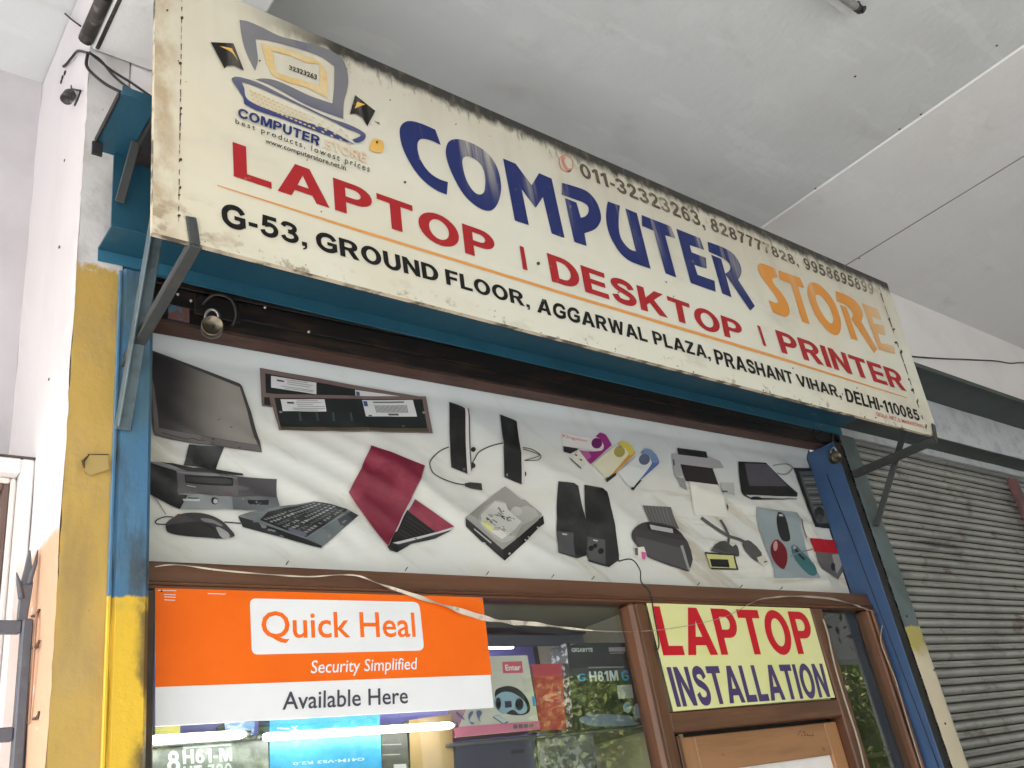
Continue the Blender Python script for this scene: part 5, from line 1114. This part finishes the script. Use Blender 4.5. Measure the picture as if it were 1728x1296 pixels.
carton('pale_blue_pack', [(379, 1220), (430, 1218), (428, 1241), (381, 1243)], 2.095, .05, [mat('pale_blue_carton', (.16, .30, .52), .4, layers=[dict(c=(.5, .58, .65), s=(20, 20, 60), lo=.5, hi=.56)]), darkb], 'small pale blue pack below the orange poster, left of the bright blue carton')
def tubelamp(p0, p1, y, label):
    a, bb = PY(*p0, y), PY(*p1, y); t = thing('tube_light', (a + bb) / 2, label, 'tube light', 'lit tube lights in the window')
    d = (bb - a).normalized()
    part('glowing_tube', tube_light, t, lambda b: b.tube([a, a + d * .012, bb - d * .012, bb], [.005, .0088, .0088, .005], 12))
    part('end_cap', steel, t, lambda b: (b.tube([a - d * .012, a], .0075, 10), b.tube([bb, bb + d * .012], .0075, 10)))
tubelamp((250, 1249), (414, 1239), 2.03, 'short lit white tube above the grey motherboard carton')
tubelamp((442, 1244), (764, 1224), 2.03, 'long lit white tube in front of the bright blue carton')
# the lamp that lights the violet board behind the pelmet
t = thing('tube_light', (1.5, 2.48, CT - .03), 'lit tube light behind the dark pelmet, glowing on the violet board', 'tube light', 'lit tube lights in the window')
part('glowing_tube', tube_light, t, lambda b: b.tube([(1.1, 2.46, CT - .03), (2.05, 2.46, CT - .03)], .010, 10))
# right-hand window bay
t_ib = thing('side_cabinet', (3.3, 2.3, .35), 'dark blue lined cabinet behind the narrow right window', 'cabinet')
part('back_board', mat('navy_board', (.012, .02, .075), .5, layers=[dict(c=(.008, .01, .02), s=4, lo=.45, hi=.6)]), t_ib, lambda b: b.box(M2b - .05, 3.6, 2.32, 2.34, .3, CT + .1))
part('side_board', darkb, t_ib, lambda b: (b.box(3.505, 3.52, YW + .062, 2.32, .3, CT), b.box(M2b - .06, M2b - .045, YW + .062, 2.32, .3, CT)))
part('shelf', darkb, t_ib, lambda b: b.box(M2b - .044, 3.504, 2.06, 2.319, 1.66, 1.675, .002))

# ------------------------------------------------------------------ ribbon, string, cables
def ribbon(pts, y, widths, name, mt, label, cat):
    P = smooth_open([Vector((p[0], p[1])) for p in pts], 6); n = len(P); b = MB(); vs = []
    for i, p in enumerate(P):
        f = i / (n - 1) * (len(widths) - 1); k = min(int(f), len(widths) - 2); wd = widths[k] + (widths[k + 1] - widths[k]) * (f - k)
        c = PY(p.x, p.y, y - .004 * math.sin(i * .7) - .006); tw = .9 * math.sin(i * .55 + 1)
        up = Vector((0, -math.sin(tw), math.cos(tw))) * wd
        vs += [c - up, c + up]
    b.add(vs, [(2 * i, 2 * i + 2, 2 * i + 3, 2 * i + 1) for i in range(n - 1)], 0, True)
    nv = len(vs); b.add([v + Vector((0, .0012, 0)) for v in vs], [(2 * i, 2 * i + 1, 2 * i + 3, 2 * i + 2) for i in range(n - 1)], 0, True)
    return tag(b.build(name, mt), label, cat)
ribbon([(262, 956), (300, 953), (370, 962), (450, 969), (520, 973), (570, 970), (606, 972), (640, 985), (700, 1005), (760, 1025), (815, 1042), (860, 1050), (905, 1053), (960, 1060), (1000, 1064)], YW - .008, [.0010, .0018, .0016, .0012, .0025, .0070, .0075, .0055, .0012], 'cream_ribbon', ribbon_m, 'frayed cream ribbon sagging across the head rail and the orange poster', 'ribbon')
ribbon([(1000, 1064), (1060, 1066), (1120, 1062), (1180, 1052), (1230, 1038), (1275, 1014), (1305, 1008), (1345, 1006), (1400, 1010), (1440, 1020), (1465, 1029), (1488, 1037), (1490, 1050)], YW - .010, [.0009, .0009, .0010, .0010, .0025, .0042, .0030, .0012, .0015], 'thin_ribbon', string_m, 'thin frayed ribbon looping over the yellow poster to the right stile', 'ribbon')
def cable(name, pts, r, label, mt=wire_m, cat='cable', sub=5, group=None):
    P = smooth_open(pts, sub); b = MB(); b.tube(P, r, 6); return tag(b.build(name, mt), label, cat, group)
cable('string', [PY(px, py, YW - .018) for px, py in ((1490, 1050), (1486, 1080), (1494, 1105), (1512, 1150), (1534, 1225), (1560, 1310))], .0022, 'pale twisted string hanging down the right stile of the shopfront', string_m, 'string')
cable('string', [PY(px, py, YW - .012) for px, py in ((1389, 1045), (1397, 1070), (1408, 1120), (1424, 1175), (1448, 1250), (1462, 1310))], .0035, 'pale twisted string hanging beside the yellow poster', string_m, 'string')
cable('black_wire', [PY(px, py, YW - .012) for px, py in ((1044, 947), (1066, 944), (1080, 962), (1082, 982), (1097, 1000), (1104, 1040), (1112, 1085), (1108, 1097), (1106, 1090))], .0022, 'black wire hooked over the head rail beside the yellow poster')
cable('black_wire', [Vector((3.62, 1.885, 1.80 + H)), PY(1545, 602, 1.885), PY(1640, 607, 1.885), PY(1680, 609, 1.885), PY(1705, 613, 1.885), PY(1728, 612, 1.885), PY(1790, 617, 1.885)], .0042, 'black wire strung along the white wall above the pale shutter hood')
# conduit and wires at upper left
t = thing('rusty_conduit', PX(150, 90, .46), 'rusty pipe with tangled wires along the beam at the upper left', 'pipe')
p0 = PX(146, 70, .455); p1 = Vector((.452, .6, p0.z - .0))
p0 = Vector((.452, 1.875, BZ + .01)); p1 = Vector((.452, .9, BZ + .012))
rust = mat('rusty_pipe', (.10, .075, .055), .7, layers=[dict(c=(.03, .022, .018), s=16, lo=.45, hi=.65), dict(c=(.30, .27, .22), s=(20, 7, 20), lo=.6, hi=.72, amt=.8)], bump=(50, .5))
part('pipe', rust, t, lambda b: b.tube([p0 + Vector((0, 0, 0)), p1], .014, 12))
part('pipe_sleeve', mat('dark_sleeve', (.035, .028, .025), .6, layers=[dict(c=(.12, .11, .1), s=30, lo=.5, hi=.7)]), t, lambda b: (b.tube([p0 + Vector((-.004, -.005, 0)), p0 + Vector((-.004, -.16, 0))], .0185, 12), b.tube([p0 + Vector((-.006, -.2, .004)), p0 + Vector((-.006, -.235, .004))], .0195, 12)))
part('thin_pipe', rust, t, lambda b: b.tube([p0 + Vector((.027, .0, -.008)), p1 + Vector((.027, 0, -.008))], .006, 8))
part('clip', hood_dark, t, lambda b: b.tube(smooth_open([PX(104, 18, .45), PX(120, 32, .45), PX(136, 44, .45)]), .0025, 6))
def w3(name, pts, r, label): return cable(name, pts, r, label, group='wires by the upper left pillar')
w3('black_wire', [PX(150, 88, .458), PY(165, 100, 1.87), PY(190, 120, 1.86), PY(222, 140, 1.85), PY(262, 168, 1.84)], .0038, 'upper black wire running from the rusty conduit behind the sign')
w3('black_wire', [PX(152, 90, .455), PY(170, 102, 1.862), PY(192, 128, 1.85), PY(222, 152, 1.84), PY(260, 174, 1.83)], .0034, 'middle black wire sagging from the rusty conduit to the hood')
w3('black_wire', [PX(148, 92, .455), PY(146, 110, 1.872), PY(156, 124, 1.868), PY(180, 143, 1.862), PY(208, 157, 1.85)], .0042, 'lowest black wire drooping across the pillar top to the hood end')
b = MB(); b.tube(smooth_open([PX(150, 90, .455), PX(132, 86, .458), PX(122, 96, .458), PX(112, 108, .46), PX(107, 112, .46)]), [.004] * 21, 6)
tag(b.build('cable_end', wire_m), 'stub of black cable hanging on the white pillar side below the conduit', 'cable')
t = thing('ceramic_bulb_holder', PX(118, 165, .46), 'small dark bulb holder on a hook on the white pillar side', 'bulb holder')
c = PX(115, 163, .445)
part('holder', mat('dark_bakelite', (.03, .025, .024), .4, layers=[dict(c=(.2, .19, .18), s=60, lo=.55, hi=.65)]), t, lambda b: b.lathe(c, (-.3, -.2, -.9), [(.0001, -.022), (.012, -.022), (.016, -.012), (.016, .016), (.013, .018), (.009, .012), (.0001, .010)], 16))
part('hook', wire_m, t, lambda b: (b.tube([PX(120, 150, .462), PX(136, 153, .458), PX(131, 168, .455), PX(126, 178, .45)], .0025, 6), b.tube([PX(120, 144, .463), PX(121, 153, .46)], .002, 6)))
b = MB()
for px, py, wh in ((110, 123, 'highest'), (106, 131, 'middle'), (104, 138, 'lowest')): b.lathe(PX(px, py, .4645), (-1, 0, 0), [(.0001, .004), (.006, .003), (.008, 0)], 8); tag(b.build('wall_plug', wire_m), wh + ' dark wall plug in the white pillar side under the cable stub', 'wall plug', 'wall plugs on the pillar'); b = MB()
b = MB()
for px, py, r, wh in ((109, 271, .004, 'highest'), (100, 417, .004, 'middle'), (83, 640, .0035, 'lowest')):
    b.lathe(PX(px, py, .4635), (-1, 0, 0), [(.0001, .002), (r, .0015), (r * 1.2, 0)], 8); tag(b.build('nail', wire_m), wh + ' of three tiny dark nails down the white pillar side', 'nail', 'nails in the pillar side'); b = MB()

# fluorescent fitting on the ceiling at the upper right
t = thing('ceiling_tube_fitting', (2.5, .79, CZ - .06), 'unlit ceiling tube light with its black end holder, top right', 'tube light')
e = PZ(1452, 17, CZ - H - .05); a = Vector((e.x - 1.2, e.y + .02, e.z))
part('glass_tube', mat('unlit_tube_glass', (.50, .48, .47), .25, layers=[dict(c=(.22, .2, .19), s=(20, 60, 60), lo=.5, hi=.75)]), t, lambda b: b.tube([a, e - Vector((.03, 0, 0))], .014, 14))
part('end_holder', mat('black_lamp_holder', (.02, .02, .02), .45), t, lambda b: (b.tube([e - Vector((.03, 0, 0)), e], .015, 12), b.tube([e + Vector((.006, 0, -.006)), e + Vector((.012, 0, .045))], .006, 8), b.lathe(e + Vector((.004, -.008, -.004)), (1, -.4, -.4), [(.011, -.004), (.014, 0), (.011, .004), (.007, 0), (.011, -.004)], 14)))
part('batten', grey_ceiling, t, lambda b: b.box(a.x, e.x - .01, e.y + .012, e.y + .05, CZ - .035, CZ - .001, .003))
b = MB()
rs = random.Random(5)
for px, py, wh in ((1376, 318, 'in the grey ceiling panel close above the phone number'), (1450, 436, 'near the top right corner of the sign'), (1518, 218, 'along the ceiling joint, lower of the close pair'), (1554, 193, 'along the ceiling joint, upper of the close pair'), (1443, 129, 'in the middle of the grey ceiling panel'), (1682, 77, 'near the right edge of the grey ceiling panel')):
    b.lathe(PZ(px, py, CZ - H - .0005), (0, 0, -1), [(.0001, .002), (.004, .0015), (.005, 0)], 8)
    tag(b.build('hook_stub', wire_m), 'tiny dark hook stub ' + wh, 'hook', 'hook stubs in the ceiling'); b = MB()

# ================================================================== LEFT: NEIGHBOUR'S DOOR AND GRILLE
t = thing('white_door_frame', (.2, 2.15, 0), 'white painted timber door frame with a recessed panel, at the left edge', 'door frame')
yf = 2.14; zt = PY(40, 773, yf).z; xrg = .464
xi = PY(36, 796, yf).x; zi = PY(18, 796, yf).z
part('outer_frame', white_gloss, t, lambda b: (b.box(xi, xrg, yf, 2.44, 0, zt, .004), b.box(-.8, xi - .0005, yf, 2.44, zi, zt, .004)))
part('top_dark_strip', mat('dark_joint', (.08, .06, .055), .8), t, lambda b: b.box(-.8, xrg + .0, yf - .0015, yf + .01, zt + .0005, zt + .004))  # thin dark strip along the top edge of the frame
xi2 = PY(18, 820, yf + .03).x; zi2 = PY(10, 814, yf + .03).z
part('inner_moulding', mat('cream_white_paint', (.72, .66, .62), .45), t, lambda b: (b.box(xi2, xi - .001, yf + .03, 2.4, 0, zi - .001, .004), b.box(-.8, xi2 - .0005, yf + .03, 2.4, zi2, zi - .001, .004)))
part('bead', mat('brown_bead_paint', (.13, .08, .065), .6), t, lambda b: (b.box(xi2 - .014, xi2 - .001, yf + .035, 2.35, 0, zi2 - .001, .002), b.box(-.8, xi2 - .0145, yf + .035, 2.35, zi2 - .016, zi2 - .001, .002)))
part('panel', mat('white_panel', (.62, .58, .55), .4), t, lambda b: b.box(-.8, xi2 - .015, yf + .07, yf + .09, 0, zi2 - .017))
b = MB(); b.box(-.8, xi2 - .02, yf + .05, yf + .069, PY(5, 1075, yf + .05).z, PY(5, 1110, yf + .05).z * 1 + .0, .004) if False else b.bar(PY(-40, 1090, yf + .05), PY(15, 1088, yf + .05), .05, .02, (0, 1, 0)); b.build('cross_rail', white_gloss, t)
t = thing('iron_grille_gate', (.43, 2.04, 0), 'grey painted iron grille gate with a spear tip, at the left edge', 'gate')
yg = 2.03
xa_, xb_ = PY(31, 1150, yg).x, PY(50, 1150, yg).x
part('upright', dark_iron, t, lambda b: b.box(xa_, xb_, yg, yg + .025, 0, PY(48, 1043, yg).z, .003))
for y0_, y1_ in ((1045, 1067), (1226, 1250)):
    zA, zB = PY(15, y0_, yg).z, PY(15, y1_, yg).z
    part('cross_bar', dark_iron, t, lambda b: b.box(-.9, xa_ - .0005, yg + .003, yg + .022, zB, zA, .003))
part('hinge_post', dark_iron, t, lambda b: b.box(xb_ + .002, xb_ + .020, yg + .01, yg + .03, 0, PY(56, 1217, yg).z, .003))
tip = PY(52, 928, yg); basep = PY(38, 1046, yg)
part('spear_tip', dark_iron, t, lambda b: (b.hexa([basep + Vector((-.009, 0, 0)), basep + Vector((.009, 0, 0)), basep + Vector((.009, .012, 0)), basep + Vector((-.009, .012, 0)), PY(42, 985, yg) + Vector((-.007, 0, 0)), PY(52, 985, yg) + Vector((.005, 0, 0)), PY(52, 985, yg) + Vector((.005, .012, 0)), PY(42, 985, yg) + Vector((-.007, .012, 0))], .002),
    b.hexa([PY(42, 986, yg) + Vector((-.007, 0, 0)), PY(52, 986, yg) + Vector((.005, 0, 0)), PY(52, 986, yg) + Vector((.005, .012, 0)), PY(42, 986, yg) + Vector((-.007, .012, 0)), tip + Vector((-.003, 0, 0)), tip, tip + Vector((0, .008, 0)), tip + Vector((-.003, .008, 0))], .001),
    b.tube([PY(36, 1010, yg), PY(32, 985, yg), PY(28, 966, yg)], [.006, .005, .001], 6), b.tube([PY(48, 985, yg), PY(60, 950, yg), PY(64, 928, yg)], [.006, .004, .001], 6)))
rpm = mat('rusty_pin', (.10, .06, .04), .7)
b = MB()
for py in (1038, 1091, 1212):
    c = PX(66, py, .463); b.tube([PY(54, py + 2, yg), c + Vector((-.004, 0, 0)), c + Vector((0, .0, .012))], .003, 6); b.build('hinge_pin', rpm, t); b = MB()
part('shadow_line', mat('shadow_brown', (.36, .2, .13), .7), t, lambda b: b.tube([PX(62, 1035, .458), Vector((.458, PX(62, 1035, .458).y, PX(58, 1215, .458).z))], .0025, 8))  # thin brown tube stands for a vertical shadow line on the wall

# ================================================================== STREET TREES (seen in the window panes)
def leaf_mesh(n, seed, R, leaf):
    rs = random.Random(seed); b = MB(); cl = [(Vector((rs.gauss(0, .45), rs.gauss(0, .45), rs.uniform(-.75, .8))) , rs.uniform(.25, .5)) for _ in range(26)]
    for i in range(n):
        c, r = rs.choice(cl); d = Vector((rs.gauss(0, 1), rs.gauss(0, 1), rs.gauss(0, 1))).normalized() * r * rs.random() ** .4
        p = (c + d); p = Vector((p.x * R, p.y * R, p.z * R * 1.05))
        u = Vector((rs.gauss(0, 1), rs.gauss(0, 1), rs.gauss(0, .6))).normalized(); v = u.cross(Vector((rs.gauss(0, 1), rs.gauss(0, 1), rs.gauss(0, 1)))).normalized()
        s = leaf * rs.uniform(.6, 1.4)
        b.add([p - u * s, p + v * s * .45, p + u * s, p - v * s * .45], [(0, 1, 2, 3)], 0 if rs.random() < .7 else 1)
    return b
leafA = mat('leaf_green', (.13, .18, .045), .5, layers=[dict(c=(.21, .25, .075), s=1.2, lo=.4, hi=.65)])
leafB = mat('leaf_yellow_green', (.26, .27, .09), .5)
for lm in (leafA, leafB):
    n_ = lm.node_tree; pb = next(x for x in n_.nodes if x.type == 'BSDF_PRINCIPLED'); tl = n_.nodes.new('ShaderNodeBsdfTranslucent'); tl.inputs[0].default_value = (.34, .42, .10, 1)
    ad = n_.nodes.new('ShaderNodeMixShader'); ad.inputs[0].default_value = .35; oo = next(x for x in n_.nodes if x.type == 'OUTPUT_MATERIAL')
    n_.links.new(pb.outputs[0], ad.inputs[1]); n_.links.new(tl.outputs[0], ad.inputs[2]); n_.links.new(ad.outputs[0], oo.inputs[0])
TREES = [(6.2, -9.0, 2.9, 3.3), (10.0, -8.6, 3.1, 3.4), (14.2, -9.4, 3.2, 3.5), (19.5, -8.8, 3.0, 3.3), (23.5, -10.0, 3.6, 3.9), (1.5, -10.5, 2.8, 3.9), (29.5, -11.0, 3.9, 4.2), (12.0, -14.5, 3.8, 4.2), (19.0, -15, 4.0, 4.3), (26.0, -15.5, 4.2, 4.5)]
TL = ['broad leafy street tree across from the shop window', 'leafy street tree with a low crown facing the mullion', 'tall leafy street tree reflected in the narrow right pane', 'leafy street tree past the tall one, along the kerb', 'large leafy tree farther along the road', 'slender leafy tree near the left end of the veranda', 'largest leafy tree at the far end of the road', 'leafy tree in the second row behind the low crowned tree', 'leafy tree in the second row across the road', 'leafy tree in the second row at its far end']
me0 = leaf_mesh(24000, 3, 1., .026)
for i, (x, y, R, hz) in enumerate(TREES):
    t = thing('street_tree', (x, y, -.15), TL[i], 'tree', 'street trees facing the shops')
    part('trunk', bark, t, lambda b: (b.tube(smooth_open([Vector((x, y, -.2)), Vector((x + .1, y, hz * .35)), Vector((x + .05, y + .1, hz * .7)), Vector((x, y, hz + .6))], 4), [.2 - .012 * q for q in range(13)], 10),
        *[b.tube([Vector((x, y, hz * .6 + q * .25)), Vector((x + math.cos(q * 2.1) * R * .55, y + math.sin(q * 2.1) * R * .55, hz + .3 + q * .2))], [.08, .02], 6) for q in range(5)]))
    rot = Matrix.Rotation(i * 1.3, 4, 'Z'); b = MB(); b.v = [rot @ (v * R) + Vector((x, y, hz)) for v in me0.v]; b.f = me0.f; b.m = me0.m; b.sm = me0.sm
    b.build('crown', [leafA, leafB], t)
